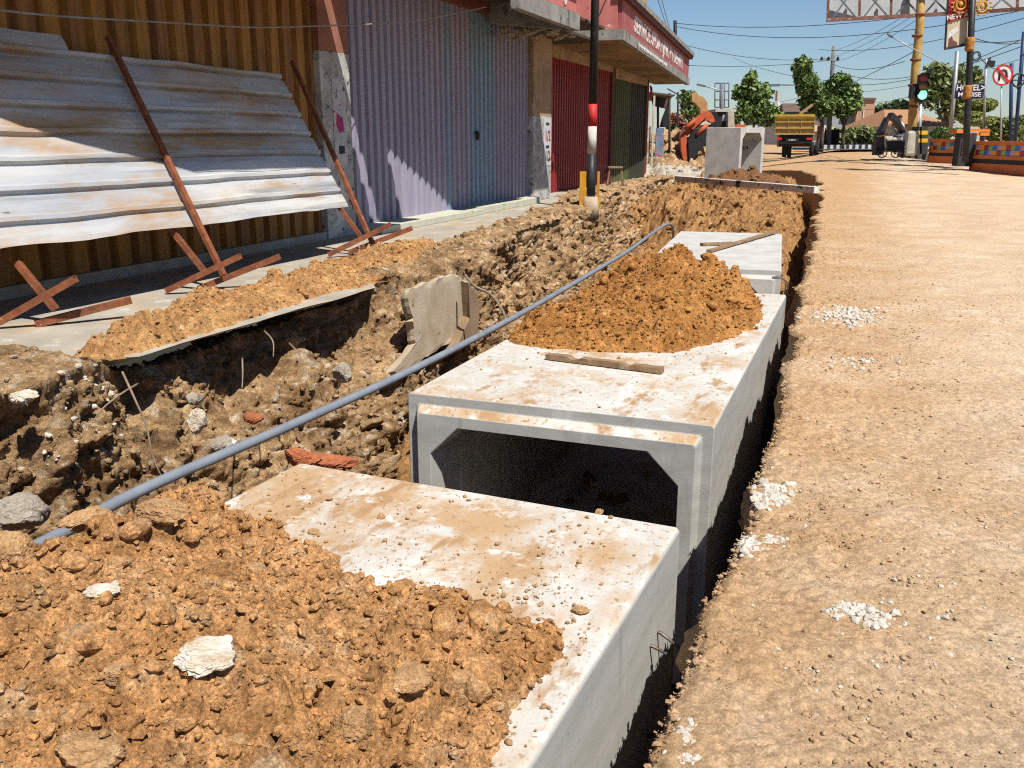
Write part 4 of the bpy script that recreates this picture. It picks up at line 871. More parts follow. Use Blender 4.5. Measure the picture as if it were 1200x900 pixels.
tree("sprawling weedy hedge in front of the brick building", 62, 1000, 176, 168, [(985, 160, 18, 9, 0), (1010, 158, 18, 10, 0), (1026, 162, 12, 8, 0)], LF3, 3000, .14, 14, .03, cat="hedge", name="hedge")

def box_px(mb, u0, v0, u1, v1, d, th, m=0):
    a = W(u0, v1, d); b = W(u1, v0, d); c_ = (a + b) / 2 + FW * th / 2
    mb.obox(c_, abs((b - a).dot(RT)) / 2, th / 2, abs(b.z - a.z) / 2, m=m)
BRK = mat("brick_wall", (.48, .29, .19), (.38, .21, .13), 20, .9, .2, 40); TILE = mat("clay_roof_tiles", (.52, .27, .13), (.34, .16, .08), 14, .9, .6, 8, stretch=(1, 1, 3), bdist=.05); WAL = mat("whitewashed_wall", (.66, .65, .62), (.5, .5, .48), 4, .9); ZIN = mat("grey_zinc_roof", (.35, .38, .4), (.25, .27, .28), 5, .7); WIN = mat("window_glass_dark", (.04, .05, .06), (.02, .025, .03), 3, .2)
root = thing("brick_building", "plain tall brick building with a flat top behind the rounded tree", "building", W(1005, 168, 85))
mb = MB(); box_px(mb, 1000, 117, 1026, 168, 85, 8); mb.build("wall", BRK, root)
mb = MB(); box_px(mb, 999, 114.5, 1027, 117, 84.8, 8.4); mb.build("coping", mat("dark_coping", (.16, .1, .08), (.1, .07, .06)), root)
mb = MB(); box_px(mb, 972, 126, 999.5, 168, 86, 7); mb.build("side_wing", ZIN, root)
mb = MB(); box_px(mb, 1011, 128, 1012, 150, 84.9, .12); mb.build("drain_pipe", WAL, root)
def house(label, u0, u1, ve, vr, vb, d, dep, roofm=TILE):
    root = thing("house", label, "house", W((u0 + u1) / 2, vb, d)); mb = MB(); box_px(mb, u0 + 2, ve, u1 - 2, vb, d + .4, dep - .8); mb.build("wall", WAL, root)
    mb = MB(); a = W(u0, ve, d); b = W(u1, ve, d); z = W(u0, vr, d).z - a.z; m1 = a.lerp(b, .3) + UP * z + FW * dep / 2; m2 = a.lerp(b, .68) + UP * z + FW * dep / 2; c_ = b + FW * dep; e = a + FW * dep
    mb.add([a, b, c_, e, m1, m2], [(0, 1, 5, 4), (1, 2, 5), (2, 3, 4, 5), (3, 0, 4), (0, 3, 2, 1)]); mb.build("roof", roofm, root)
    mb = MB(); box_px(mb, (u0 + u1) / 2 - 8, ve + 4, (u0 + u1) / 2 - 3, ve + 11, d + .35, .1); mb.build("window", WIN, root); return root
house("house with a large orange clay tile roof behind the traffic light", 1040, 1120, 148, 126, 172, 64, 9)
house("low house with a dark brown tiled roof behind the dump truck", 918, 962, 146, 119, 170, 78, 8, mat("dark_tiles", (.18, .12, .085), (.10, .07, .05), 14, .9, .5, 8))
house("small white building with a grey zinc roof between the brick building and the stall", 1022, 1046, 150, 143, 170, 75, 6, ZIN)
house("long low pale house beyond the rounded tree", 944, 1000, 154, 146, 172, 72, 6, mat("pale_roof", (.5, .36, .26), (.4, .28, .2)))
mb = MB(); box_px(mb, 886, 141, 911, 146, 58, 3); prop(mb.build("market_awning", mat("blue_tarp", (.18, .36, .62), (.14, .28, .5), 4, .5)), "pale blue awning seen between the box culvert and the truck", "awning")
# kerbs
KW = mat("kerb_white", (.66, .65, .62), (.5, .48, .45), 8, .8); KB = mat("kerb_black", (.05, .05, .055), (.035, .035, .035), 8, .8)
def kerb(label, ua, ub, va, vb, da, db, n):
    mb = MB(); A = W(ua, va, da); B = W(ub, vb, db)
    for k in range(n):
        mb.beam(A.lerp(B, k / n), A.lerp(B, (k + 1) / n), .2, .26, m=k % 2)
    prop(mb.build("kerb", [KW, KB]), label, "kerb")
kerb("black and white painted kerb across the junction behind the truck", 950, 1046, 172.5, 172, 57, 57, 26)
kerb("black and white painted kerb at the foot of the traffic light", 1054, 1092, 180, 184, 39.5, 37.2, 9)
mb = MB(); A = W(950, 179, 47); B = W(1062, 178.5, 47.5); 
root = None
ASP = mat("asphalt", (.075, .075, .078), (.05, .05, .052), 6, .9)
a0 = W(930, 176.5, 53); a1 = W(1075, 176, 53); a2 = W(1080, 173.2, 63); a3 = W(925, 173.2, 63)
mb = MB(); mb.add([a0, a1, a2, a3], [(0, 1, 2, 3)])
for v in range(4): pass
o = mb.build("crossing_road", ASP); o.location.z = .03; prop(o, kind="structure")
root = thing("plant_screen", "dark slatted screen with a climbing plant beside the truck", "fence", W(975, 172, 58)); mb = MB()
for k in range(9): box_px(mb, 966 + k * 2, 150 + (k % 3), 967.4 + k * 2, 171, 58, .1)
box_px(mb, 966, 152, 984, 170, 58.12, .05); mb.build("slats", mat("dark_slats", (.05, .055, .04), (.03, .03, .025)), root)
root = thing("gate_post", "pale leaning post between the truck and the dark screen", "post", W(959, 172, 57)); mb = MB(); mb.tube([W(958, 172, 57), W(960, 147, 57)], [.1, .09], 8); mb.build("post_body", PIN, root)

# ---------------------------------------------------------------- dump truck
D = 47.5; px = D / F
TY = mat("truck_yellow", (.46, .32, .09), (.36, .24, .08), 5, .6, spots=(((.3, .2, .1), 6, .6, .75),)); TD = mat("truck_black", (.02, .022, .025), (.015, .015, .018), 5, .6); TL = mat("tail_red", (.7, .03, .03), (.5, .02, .03), 5, .3); RUB = mat("tyre_rubber", (.03, .03, .03), (.02, .02, .02), 10, .9)
root = thing("dump_truck", "yellow dump truck seen from behind at the far end of the trench", "truck", W(931, 183, D))
mb = MB(); box_px(mb, 909.5, 136, 954.5, 157.5, D, 3.6)
for k in range(4): u = 910 + k * 14.6; box_px(mb, u - .5, 136, u + .7, 157.5, D - .07, .07)
for v in (136, 142, 149.5, 156.3): box_px(mb, 909.5, v, 954.5, v + 1.5, D - .09, .09)
mb.build("tipper_bed", TY, root)
mb = MB(); box_px(mb, 909.3, 134, 954.7, 136, D - .1, 3.7); box_px(mb, 911, 134.2, 953.8, 140, D - .04, .02); mb.build("bed_rim", mat("truck_yellow_bright", (.62, .38, .03), (.5, .3, .03), 5, .6), root)
mb = MB(); box_px(mb, 913, 158, 951, 172, D + .1, 3.4); box_px(mb, 912, 166, 952, 167.5, D - .1, .15); mb.build("chassis", TD, root)
for u0 in (911, 941.5):
    mb = MB(); 
    for k in (0, 1): c = W(u0 + 2.6 + k * 5.4, 175, D + .9); mb.disc(c, RT, .40, .21, 18)
    w_ = mb.build("wheel", RUB, root); mb = MB(); mb.disc(W(u0 + 5, 175, D + .9), RT, .2, .47, 14); mb.build("hub", TD, w_)
for u0 in (911.5, 945):
    mb = MB(); box_px(mb, u0, 161.2, u0 + 6, 164, D - .06, .12); mb.build("tail_lamp", TL, root)
mb = MB(); box_px(mb, 922, 162.2, 937, 166, D - .12, .05); pl = mb.build("number_plate", TD, root)
tx("plate_digits", "A 8273", 2.6 * px, W(929.5, 164.1, D - .16), RT, UP, WHT, pl, .003)
mb = MB(); box_px(mb, 891, 131, 920, 150, D + 4.2, 1.6); mb.build("cab", TD, root)
root.rotation_euler.z = -atan(331 / F)
mb = MB(); mb.beam(W(934, 134, D + .4), W(944, 123, D + 1), .1, .1); mb.build("tailgate_prop", WOOD, root)

# ---------------------------------------------------------------- upright culvert
def upright():
    d = 27.6; base = W(884, 213, d); base.z = -.12; root = thing("box_culvert", "upright concrete box culvert with a stained grey side standing at the far trench end", "culvert", base)
    top = W(870, 149.5, d).z; h = top - base.z
    C0 = W(868.5, 150, 26.9); C0.z = base.z                    # nearest vertical corner
    ph = YAW + radians(50); ax = Vector((cos(ph), sin(ph), 0)); wd = (W(908.5, 150, 27.8) - W(868.5, 150, 27.8)).dot(RT) / cos(radians(50))
    ay = Vector((-ax.y, ax.x, 0)); ln = (W(868.5, 150, 27.5) - W(835, 150, 27.5)).dot(RT) / sin(radians(50)); t = .15; c = .18
    def P(x, y, z): return C0 + ax * x + ay * y + UP * z
    mb = MB(); O = [(0, 0), (wd, 0), (wd, h), (0, h)]; O = [(.01, 0), (wd - .01, 0), (wd, .01), (wd, h - .01), (wd - .01, h), (.01, h), (0, h - .01), (0, .01)]
    I = [(t + c, t), (wd - t - c, t), (wd - t, t + c), (wd - t, h - t - c), (wd - t - c, h - t), (t + c, h - t), (t, h - t - c), (t, t + c)]
    vs = []; fs = []; R_ = [(I, 0), (O, 0), (O, ln), (I, ln)]
    for L_, y in R_: vs += [P(p[0], y, p[1]) for p in L_]
    for r in range(4):
        for k in range(8): fs.append((r * 8 + k, r * 8 + (k + 1) % 8, ((r + 1) % 4) * 8 + (k + 1) % 8, ((r + 1) % 4) * 8 + k))
    mb.add(vs, fs); mb.build("concrete_body", CONC2, root, bevel=.01)
    tx("stencilled_mark", "2014", .14, P(wd - t - .004, ln * .52, h * .66), -ay, UP, PK, root, .002)
upright()

# ---------------------------------------------------------------- excavator
D = 37; ORG = mat("excavator_orange", (.60, .13, .04), (.42, .085, .03), 4, .75, spots=(((.35, .2, .12), 5, .62, .75),)); TAN = mat("dusty_yellow_steel", (.52, .30, .12), (.36, .2, .08), 3, .8, spots=(((.15, .1, .07), 5, .6, .7),)); CHR = mat("piston_chrome", (.6, .6, .6), (.5, .5, .5), 4, .25, metal=.9)
root = thing("excavator", "orange excavator working beyond the shops, its arm bent down into the trench", "excavator", W(850, 196, D))
def pxprism(poly, d, th, name, m, par, bev=.02):
    mb = MB(); mb.prism([W(u, v, d) for u, v in poly], FW * th); return mb.build(name, m, par, bevel=bev)
bm = pxprism([(836, 136), (832, 131), (825, 130), (802, 150), (798, 158), (801, 162), (805, 160), (824, 143), (829, 141), (834, 144), (838, 142)], D, .42, "boom", ORG, root, 0)
pxprism([(812, 152), (808, 149), (826, 133), (829, 136)], D - .12, .1, "boom_cover", ORG, bm, .01)
pxprism([(797, 157), (804.5, 158), (806, 176), (808, 200), (808, 214), (805, 214), (801, 190), (798, 176)], D - .1, .3, "stick", ORG, root)
pxprism([(811, 111), (815.5, 107), (819, 112), (824, 113.5), (829, 120), (829.5, 134), (821, 135), (820.5, 127), (814, 120), (811, 119)], D + .1, .4, "linkage", TAN, root, 0)
for a, b in (((803, 151), (815, 140)), ((829, 146), (816, 158))):
    mb = MB(); mb.tube([W(*a, D - .2), W(*b, D - .2)], .08, 8); cy = mb.build("hydraulic_cylinder", ORG, root)
    mb = MB(); mb.tube([W(*a, D - .2), W(a[0] - 3, a[1] + 4, D - .2)], .04, 8); mb.build("piston_rod", CHR, cy)
mb = MB(); box_px(mb, 840, 131, 861, 150, D + .8, 1.2); mb.build("cab_frame", TD, root)
mb = MB(); box_px(mb, 838.5, 127.8, 863, 131, D + .7, 1.5); mb.build("cab_roof", mat("cab_roof_cream", (.55, .52, .46), (.4, .38, .34)), root)
mb = MB(); box_px(mb, 846.5, 133.5, 851, 142, D + .77, .05); mb.build("cab_window", mat("hazy_window", (.42, .48, .52), (.3, .35, .4), 4, .2), root)
pxprism([(853, 131), (857, 128.6), (860.5, 132), (861, 150), (853, 150)], D + .4, .35, "exhaust_guard", mat("dusty_cream", (.5, .46, .38), (.34, .3, .25)), root)
mb = MB(); box_px(mb, 828, 146, 874, 163, D + 2.1, 2.2); mb.build("engine_body", ORG, root)
for u0 in (826, 866):
    mb = MB(); mb.prism([W(u, v, D + .6) for u, v in [(u0, 167), (u0 + 12, 167), (u0 + 13, 180), (u0 + 11, 186), (u0 + 1, 186), (u0 - 1, 180)]], FW * 3.2); mb.build("crawler_track", RUB, root, bevel=.05)
mb = MB(); mb.prism([W(u, v, D - .2) for u, v in [(806, 165), (814, 150), (836, 148), (836, 166), (822, 172), (812, 190), (808, 196)]], FW * .3); mb.build("bucket", TD, root, bevel=.03)
# rubble and boards beyond the shops
def pile(label, u, v, d, ru, h, m, sd, n=60, cat="rubble"):
    c = W(u, v, d); c.z = 0; poly = [(c.x + ru * cos(a) * (1 + .2 * sin(3 * a + sd)), c.y + ru * .9 * sin(a)) for a in np.linspace(0, 2 * pi, 18)[:-1]]
    o, _ = mound("rubble_heap", label, poly, lambda X, Y, D_: -.05 + h * (1 - np.exp(-np.clip(D_, 0, 9) / (ru * .45))) * 1.1, .07, m, sd, n=500, rmax=.2, cl=(.6, .2, .3, .12), big=n); o["category"] = cat
pile("tall heap of brown earth and demolition rubble left of the excavator arm", 790, 192, 39, 2.6, 1.6, SOILW, 301)
pile("orange earth heap behind the excavator arm next to the upright culvert", 822, 196, 40, 1.9, .9, SOIL, 311)
pile("flat spread of grey broken concrete beyond the last shop", 775, 203, 33, 1.5, .22, PAVE, 321)
WB = mat("white_boards", (.62, .58, .5), (.48, .43, .35), 6, .8, spots=(((.36, .22, .12), 3, .55, .7),))
root = thing("board_fence", "tall white weathered boards standing at the corner after the last shop", "board fence", W(760, 200, 33))
for (u0, v0, u1, v1, nm) in ((755.5, 114, 759, 204, "board"), (761, 118, 767, 200, "board"), (768, 113, 771, 148, "board")):
    pass
for (u0, v0, u1, v1, m_) in ((755, 114, 758, 150, WB), (759, 118, 761.5, 150, WB), (762.5, 112, 767.5, 199, WB), (755, 148, 762, 202, mat("stained_board", (.45, .3, .18), (.3, .18, .1), 4, .9, spots=(((.62, .56, .46), 3, .5, .6),)))):
    mb = MB(); box_px(mb, u0, v0, u1 + .6, v1, 35.4 + (u0 % 3) * .1, .1); mb.build("board", m_, root)
mb = MB(); mb.tube([W(763, 116, 32.8), W(762.6, 100, 32.8)], .025, 6); mb.prism([W(761.5, 101, 32.8), (W(764.5, 102, 32.8)), W(765, 111, 32.8), W(762.5, 112, 32.8)], FW * .02); prop(mb.build("flag", PRD), "small red and white flag on a stick above the white boards", "flag")
root = thing("market_stall", "dark roadside stall with a sloping rusty tin roof past the last shop", "stall", W(780, 190, 38))
mb = MB(); mb.prism([W(757, 107, 36), W(792, 111, 36), W(790, 113, 36), W(757, 109, 36)], FW * 5); mb.prism([W(762, 108, 38), W(788, 112, 38), W(782, 128, 38), W(765, 124, 38)], FW * .05); mb.build("roof", mat("dark_tin", (.12, .08, .06), (.07, .05, .04), 4, .7), root)
mb = MB(); mb.prism([W(783, 120, 37.6), W(786, 130, 37.6), W(784, 149, 37.6), (W(773, 149, 37.6)), W(776, 138, 37.6)], FW * .06); mb.build("tarpaulin", TD, root)
for u in (784.5, 771): mb = MB(); mb.tube([W(u, 109, 37.2), W(u, 190, 37.2)], .05, 6); mb.build("post", DKB, root)
mb = MB(); box_px(mb, 767.8, 150, 778.5, 184, 36.4, .1); o = prop(mb.build("banner", mat("blue_banner", (.10, .14, .24), (.25, .28, .36), 2.2, .7, spots=(((.5, .06, .08), 2.6, .58, .64), ((.6, .6, .62), 3, .64, .7)))), "blue grey cloth banner hanging under the stall roof", "banner")
mb = MB(); mb.tube([W(794, 200, 44), W(794.5, 108, 44)], .05, 6); mb.tube([W(782, 104, 44), W(797, 112, 44), W(806, 140, 44)], .03, 6); prop(mb.build("street_lamp_pole", TD), "thin dark crooked pole behind the pink flowers", "pole")

# ---------------------------------------------------------------- billboard frame, lamps and poles
IRON = mat("blue_grey_iron", (.16, .19, .23), (.10, .12, .15), 5, .6)
root = thing("empty_billboard", "empty billboard frame of wire mesh on a single mast left of the trees", "billboard", W(846, 176, 75))
mb = MB(); mb.tube([W(846, 176, 75), W(845.5, 98, 75)], .12, 8); mb.build("mast", IRON, root)
mb = MB()
for u in (838, 844, 849, 854.3): mb.tube([W(u, 97.5, 75), W(u - .3, 126, 75)], .05, 5)
for v in (97.5, 107, 117, 126): mb.tube([W(838, v, 75), W(854.3, v, 75)], .05, 5)
mb.build("frame", IRON, root)
GAL = mat("galvanised_pole", (.48, .5, .52), (.38, .4, .42), 5, .5, metal=.4)
def lamp(label, pts, d, r, head=None, m=GAL, cat="street lamp", name="street_lamp"):
    root = thing(name, label, cat, W(*pts[0], d)); mb = MB(); mb.tube([W(u, v, d) for u, v in pts], r, 8); mb.build("pole", m, root)
    if head:
        mb = MB(); mb.beam(W(*head[0], d), W(*head[1], d), .28, .14); mb.build("lamp_head", IRON, root)
    return root
lamp("far street lamp with a thin double arm behind the empty billboard frame", [(846.5, 176), (846.5, 106), (838, 104), (826, 101)], 72, .05, ((826, 101), (817, 99)))
lamp("street lamp arm reaching left from the tall trees over the road", [(962, 176), (962, 118), (960, 99), (916, 99.5)], 60, .05, ((914, 99.8), (901, 100)))
lamp("silver lamp post leaning in front of the broad olive green tree", [(1114, 150), (1118, 110), (1122, 60), (1122, 62)], 33, .07)
root = lamp("long thin lamp arm stretching up left beside the yellow pole", [(1117, 83), (1095, 70), (1066, 55), (1045, 43)], 33, .02)
mb = MB(); mb.tube([W(1046, 43.6, 33), W(1040, 39.5, 33)], .04, 8); mb.build("lamp_head", IRON, root)
# power pole with insulators
root = thing("power_pole", "concrete power pole with a crossarm of three insulators above the rounded tree", "power pole", W(974, 176, 58)); mb = MB(); mb.tube([W(970, 176, 58), W(975, 90, 58), W(977, 54, 58)], [.17, .14, .1], 10); mb.build("shaft", mat("pole_concrete", (.22, .22, .22), (.15, .15, .15)), root)
mb = MB(); mb.beam(W(961, 70, 57.9), W(984, 70.5, 57.9), .08, .08); mb.build("crossarm", GAL, root)
for u in (963, 971, 982):
    mb = MB(); mb.tube([W(u, 70, 57.8), W(u, 66.5, 57.8)], [.09, .06], 8); mb.build("insulator", TD, root)
lamp("dark utility pole top rising over the roof end of the red sign", [(791.5, 58), (791, 24)], 50, .09, None, TD, "power pole", "power_pole")
mb = MB(); box_px(mb, 910.5, 106, 913.5, 118, 80, .6); mb.tube([W(912, 118, 80), W(912, 172, 80)], .12, 8); prop(mb.build("chimney_mast", mat("pale_mast", (.55, .5, .48), (.4, .3, .28))), "small pale mast between the two tall trees", "mast")

# yellow pole, truss billboard
YP = mat("old_yellow_pole", (.56, .36, .10), (.40, .25, .09), 5, .8, .3, 20, stretch=(1, 1, .5), spots=(((.12, .08, .05), 6, .6, .68, (1, 1, 2)),))
D = 35
root = thing("yellow_pole", "tall flaking yellow steel pole carrying the billboard truss beside the traffic light", "pole", W(1067, 182, D))
mb = MB(); P_ = [(1067, 182), (1070, 130), (1073, 80), (1078, 30), (1080, -30)]; mb.tube([W(u, v, D) for u, v in P_], [.17, .165, .16, .15, .14], 14); mb.build("shaft", YP, root)
mb = MB()
for (u, v) in ((1077.6, 17), (1075, 42), (1073, 70), (1070.5, 100), (1070, 125)): a = W(u, v, D); mb.tube([a - UP * .04, a + UP * .04], .19, 12)
mb.build("collar", RUST, root)
root = thing("billboard_truss", "rusty lattice truss with grey sheet behind it spanning the top right of the picture", "billboard", W(1080, 20, D)); TR = mat("truss_rust", (.24, .10, .07), (.15, .08, .06), 8, .8, spots=(((.5, .45, .4), 8, .6, .7),))
mb = MB(); lo = lambda u: 23.5 - (u - 970) * .052 if u < 1130 else 15.2 - (u - 1130) * .07
mb.beam(W(969, lo(969), D), W(1130, lo(1130), D), .12, .12); mb.beam(W(1130, lo(1130), D), W(1260, lo(1260), D - 2), .12, .12); mb.beam(W(969, -20, D), W(1260, -26, D - 1), .12, .12); mb.build("chord", TR, root)
mb = MB()
for k, u in enumerate((970, 1007, 1044, 1078, 1115, 1155, 1192)): mb.beam(W(u, lo(u), D), W(u + 1, -20, D), .09, .09)
mb.build("upright", TR, root)
mb = MB()
for u in (970, 1007, 1044, 1078, 1115, 1155): mb.beam(W(u + 4, lo(u), D), W(u + 30, -12, D), .05, .05); mb.beam(W(u + 34, lo(u + 34), D), W(u + 6, -12, D), .05, .05)
mb.build("bracing", IRON, root)
mb = MB(); mb.prism([W(971, 22, D + .5), W(1130, 13, D + .5), W(1250, 5, D + .5), W(1250, -22, D + .5), W(971, -18, D + .5)], FW * .05); mb.build("panel_sheet", mat("billboard_back", (.52, .54, .55), (.4, .42, .43), 1.5, .8, spots=(((.12, .18, .18), .9, .6, .75),)), root)
# traffic light
D = 34.5; root = thing("traffic_light", "traffic light showing green beside the yellow pole", "traffic light", W(1079, 184, D))
mb = MB(); mb.tube([W(1076.5, 184, D), W(1079, 118, D)], .06, 10); mb.build("post", GAL, root)
hs = pxprism([(1079, 87), (1088, 86.5), (1087.5, 97), (1087.5, 108), (1086.5, 120), (1075.5, 120), (1075.5, 108), (1078, 97)], D - .1, .28, "housing", TD, root)
for i, (u, v, c1, e) in enumerate(((1082.5, 91, (.10, .01, .01), 0), (1082, 101, (.10, .05, .01), 0), (1081, 111, (.25, .95, .55), .8))):
    mb = MB(); mb.disc(W(u, v, D - .12), FW, .165, .05, 20); ln_ = mb.build("lens", mat("signal_lens", c1, None, 4, .3, emit=e or None), hs)
    mb = MB(); a = W(u, v, D - .1); n_ = 12; mb.add([a + (RT * cos(pi * k / n_) + UP * sin(pi * k / n_)) * .19 - FW * f_ for f_ in (0, .12) for k in range(n_ + 1)] , [(k, k + 1, n_ + 2 + k, n_ + 1 + k) for k in range(n_)]); vz = mb.build("visor", TD, hs); mo = vz.modifiers.new("s", 'SOLIDIFY'); mo.thickness = .012
mb = MB(); box_px(mb, 1067.5, 100, 1074, 115, D, .25); mb.build("backplate", TD, root)
root = thing("striped_guard", "black and yellow striped guard boxes around the foot of the traffic light", "bollard", W(1080, 184, D)); mb = MB()
for (u0, u1) in ((1072.5, 1078.2), (1080, 1087.5)):
    for k in range(7): box_px(mb, u0, 148.5 + k * 4.6, u1, 153.1 + k * 4.6, D - .35, .3, m=1 if k in (1, 3) else 0)
mb.build("guard_box", [KB, mat("signal_yellow", (.80, .48, .02), (.7, .4, .02), 5, .5)], root)
mb = MB(); box_px(mb, 1075.5, 130, 1078.5, 142, D - .5, .04); prop(mb.build("small_notice", WH), "small white notice fixed to the traffic light post", "sign")
# banner pole with banner, hotel sign
D = 29; root = thing("banner_pole", "dark leaning pole with red banner fixed near its top", "pole", W(1130, 190, D)); mb = MB(); mb.tube([W(1131, 190, D), W(1134, 130, D), W(1137, 60, D), (W(1141, -30, D))], [.1, .1, .095, .09], 12); mb.build("shaft", POL, root)
mb = MB()
for (u, v) in ((1136.5, 52), (1133.5, 108)): a = W(u, v, D); mb.tube([a - UP * .2, a - UP * .12, a - UP * .04, a + UP * .03, a + UP * .12, a + UP * .2], [.11, .14, .12, .145, .12, .13], 10); mb.build("orange_wrap", mat("orange_wrap", (.55, .26, .07), (.30, .12, .03), 14, .9, .6, 30), root); mb = MB()
Q = [W(1107.5, 57, D + .2), W(1134, 51, D + .2), W(1143, -35, D + .2), W(1113, -35, D + .2)]
root = thing("banner", "tall red and cream advertising banner hung on the dark leaning pole", "banner", Q[0])
mb = MB(); mb.prism(Q, FW * .05); mb.build("cloth_lower", mat("banner_cream", (.60, .54, .40), (.5, .42, .28), 1.5, .8, spots=(((.22, .10, .06), 1.6, .6, .68), ((.7, .66, .58), 1.2, .6, .7))), root)
mb = MB(); mb.prism([W(1111.5, 38, D + .19), W(1122, 31, D + .19), W(1124, 36, D + .19), W(1111, 46, D + .19)], FW * .01); mb.build("printed_roll", WHT, root)
mb = MB(); mb.prism([W(1111, 55, D + .19), W(1112, 46, D + .19), W(1115, 41, D + .19), W(1117, 47, D + .19), W(1122, 50, D + .19), W(1121, 55, D + .19)], FW * .01); mb.build("printed_figure", mat("print_maroon", (.25, .08, .07), (.12, .05, .04), 9, .8), root)
mb = MB(); mb.prism([W(1110.5, 26, D + .17), W(1137, 19, D + .17), W(1143, -36, D + .17), W(1113.6, -36, D + .17)], FW * .025); mb.build("cloth_red", mat("banner_red", (.55, .02, .04), (.42, .02, .03), 3, .7), root)
mb = MB(); mb.beam(W(1107.3, 57.5, D + .2), W(1113, -36, D + .2), .06, .06); mb.beam(W(1107, 57.5, D + .2), W(1134, 52, D + .2), .07, .07); mb.build("frame", POL, root)
tx("banner_lettering", "NEW AT", .20, W(1124.5, 18.5, D + .13), (W(1131, 16.5, D) - W(1115, 19.6, D)), UP, WHT, root, .004)
for i, (u, v) in enumerate(((1126, 5), (1151, 8))):
    mb = MB(); a = W(u, v, D + .1)
    for k in range(13): q = a + (RT * cos(k * .5) * .27 + UP * sin(k * .5) * .24); mb.ball(q, .045, sz=(1, .4, .7))
    mb.ball(a, .07, sz=(1, .4, 1)); mb.tube([a + (RT * cos(k * .5) * (.05 + k * .009) + UP * sin(k * .5) * (.05 + k * .009)) for k in range(24)], .016, 5); mb.tube([a + (RT * cos(k * .3) * .15 + UP * sin(k * .3) * .15) for k in range(22)], .03, 6); prop(mb.build("gold_ornament", mat("gold_paint", (.62, .36, .07), (.45, .2, .04), 9, .5)), ("round gold scroll ornament on the red banner", "second gold scroll ornament right of the dark pole")[i], "ornament")
D = 30; root = thing("hotel_sign", "dark blue hotel direction sign with white letters", "sign", W(1137, 108, D)); NB = mat("navy_sign", (.012, .02, .09), (.01, .015, .07), 4, .5)
mb = MB(); box_px(mb, 1119.5, 98, 1154, 115.5, D, .08); mb.build("board", NB, root)
tx("sign_lettering", "HOTEL>", 8.6 * D / F, W(1137.5, 103, D - .05), RT, UP, WHT, root, .004, sx=1.0); tx("sign_lettering", "MANISE", 6.6 * D / F, W(1136, 111, D - .05), RT, UP, WHT, root, .004, sx=1.15)
# no u-turn sign
D = 30; root = thing("no_u_turn_sign", "round white no U-turn sign with a red ring and slash on a thin pole", "road sign", W(1173, 185, D)); c = W(1175, 88, D); r = 11.3 * D / F
mb = MB(); mb.tube([W(1172.5, 185, D), W(1173.8, 88, D + .06)], .022, 8); mb.build("post", GAL, root)
mb = MB(); mb.disc(c, FW, r, .02, 40); fc = mb.build("face", mat("sign_face_white", (.72, .72, .72), (.66, .66, .66), 3, .5), root)
mb = MB(); n_ = 40; mb.add([c - FW * f_ + (RT * cos(2 * pi * k / n_) + UP * sin(2 * pi * k / n_)) * r * q for f_ in (.013, .02) for q in (.84, 1.0) for k in range(n_)], [(k, (k + 1) % n_, n_ + (k + 1) % n_, n_ + k) for k in range(n_)] + [(2 * n_ + k, 3 * n_ + k, 3 * n_ + (k + 1) % n_, 2 * n_ + (k + 1) % n_) for k in range(n_)]); mb.build("red_ring", TL, fc)
mb = MB(); q = [c - FW * .016 + RT * x * r + UP * y * r for x, y in ((-.33, -.5), (-.33, .12), (-.22, .38), (.02, .48), (.26, .38), (.36, .12), (.36, -.12))]; mb.tube(q, r * .1, 8); mb.add([c - FW * .03 + RT * x * r + UP * y * r for x, y in ((.14, -.1), (.58, -.1), (.36, -.42))], [(0, 1, 2)]); mb.build("arrow", PK, fc)
mb = MB(); mb.beam(c - FW * .045 + (RT * -.66 + UP * .66) * r, c - FW * .045 + (RT * .66 - UP * .66) * r, r * .2, .01, up=FW); mb.build("red_slash", TL, fc)
BLU = mat("blue_pole_paint", (.03, .06, .16), (.02, .04, .12), 4, .5)
lamp("short dark blue pole just right of the no U-turn sign", [(1184, 172), (1185.5, 74)], 33, .06, None, BLU, "pole", "street_pole")
root = lamp("tall dark blue pole with a ring emblem at the right edge", [(1189, 172), (1195, 100), (1200, 37)], 32, .06, None, BLU, "pole", "street_pole")
mb = MB(); c = W(1193.5, 94, 31.9); mb.tube([c + (RT * cos(k * pi / 12) + UP * sin(k * pi / 12)) * .21 for k in range(25)], .03, 6, caps=False); mb.tube([c - RT * .28, c + RT * .28], .02, 6); mb.tube([c - UP * .28, c + UP * .28], .025, 6); mb.build("ring_emblem", POL, root)
root = lamp("grey pole with two small black lamps above the hotel sign", [(1153, 150), (1154, 110), (1156, 69)], 34, .045, None, GAL, "street lamp", "street_lamp")
mb = MB(); mb.beam(W(1156, 74, 34), W(1164.5, 75, 34), .18, .2); mb.beam(W(1156, 72, 34), W(1161, 68, 34), .05, .05); mb.build("lamp_head", TD, root)
mb = MB(); c = W(1144, 66, 30); mb.tube([c + (RT * cos(k * pi / 10) * .14 + UP * sin(k * pi / 10) * .14) for k in range(21)], .018, 6, caps=False); mb.tube([c + (RT * cos(k * pi / 10) * .10 + UP * sin(k * pi / 10) * .11) for k in range(21)], .012, 6, caps=False); prop(mb.build("cable_coil", CAB), "coil of spare cable hanging right of the banner pole", "cable")
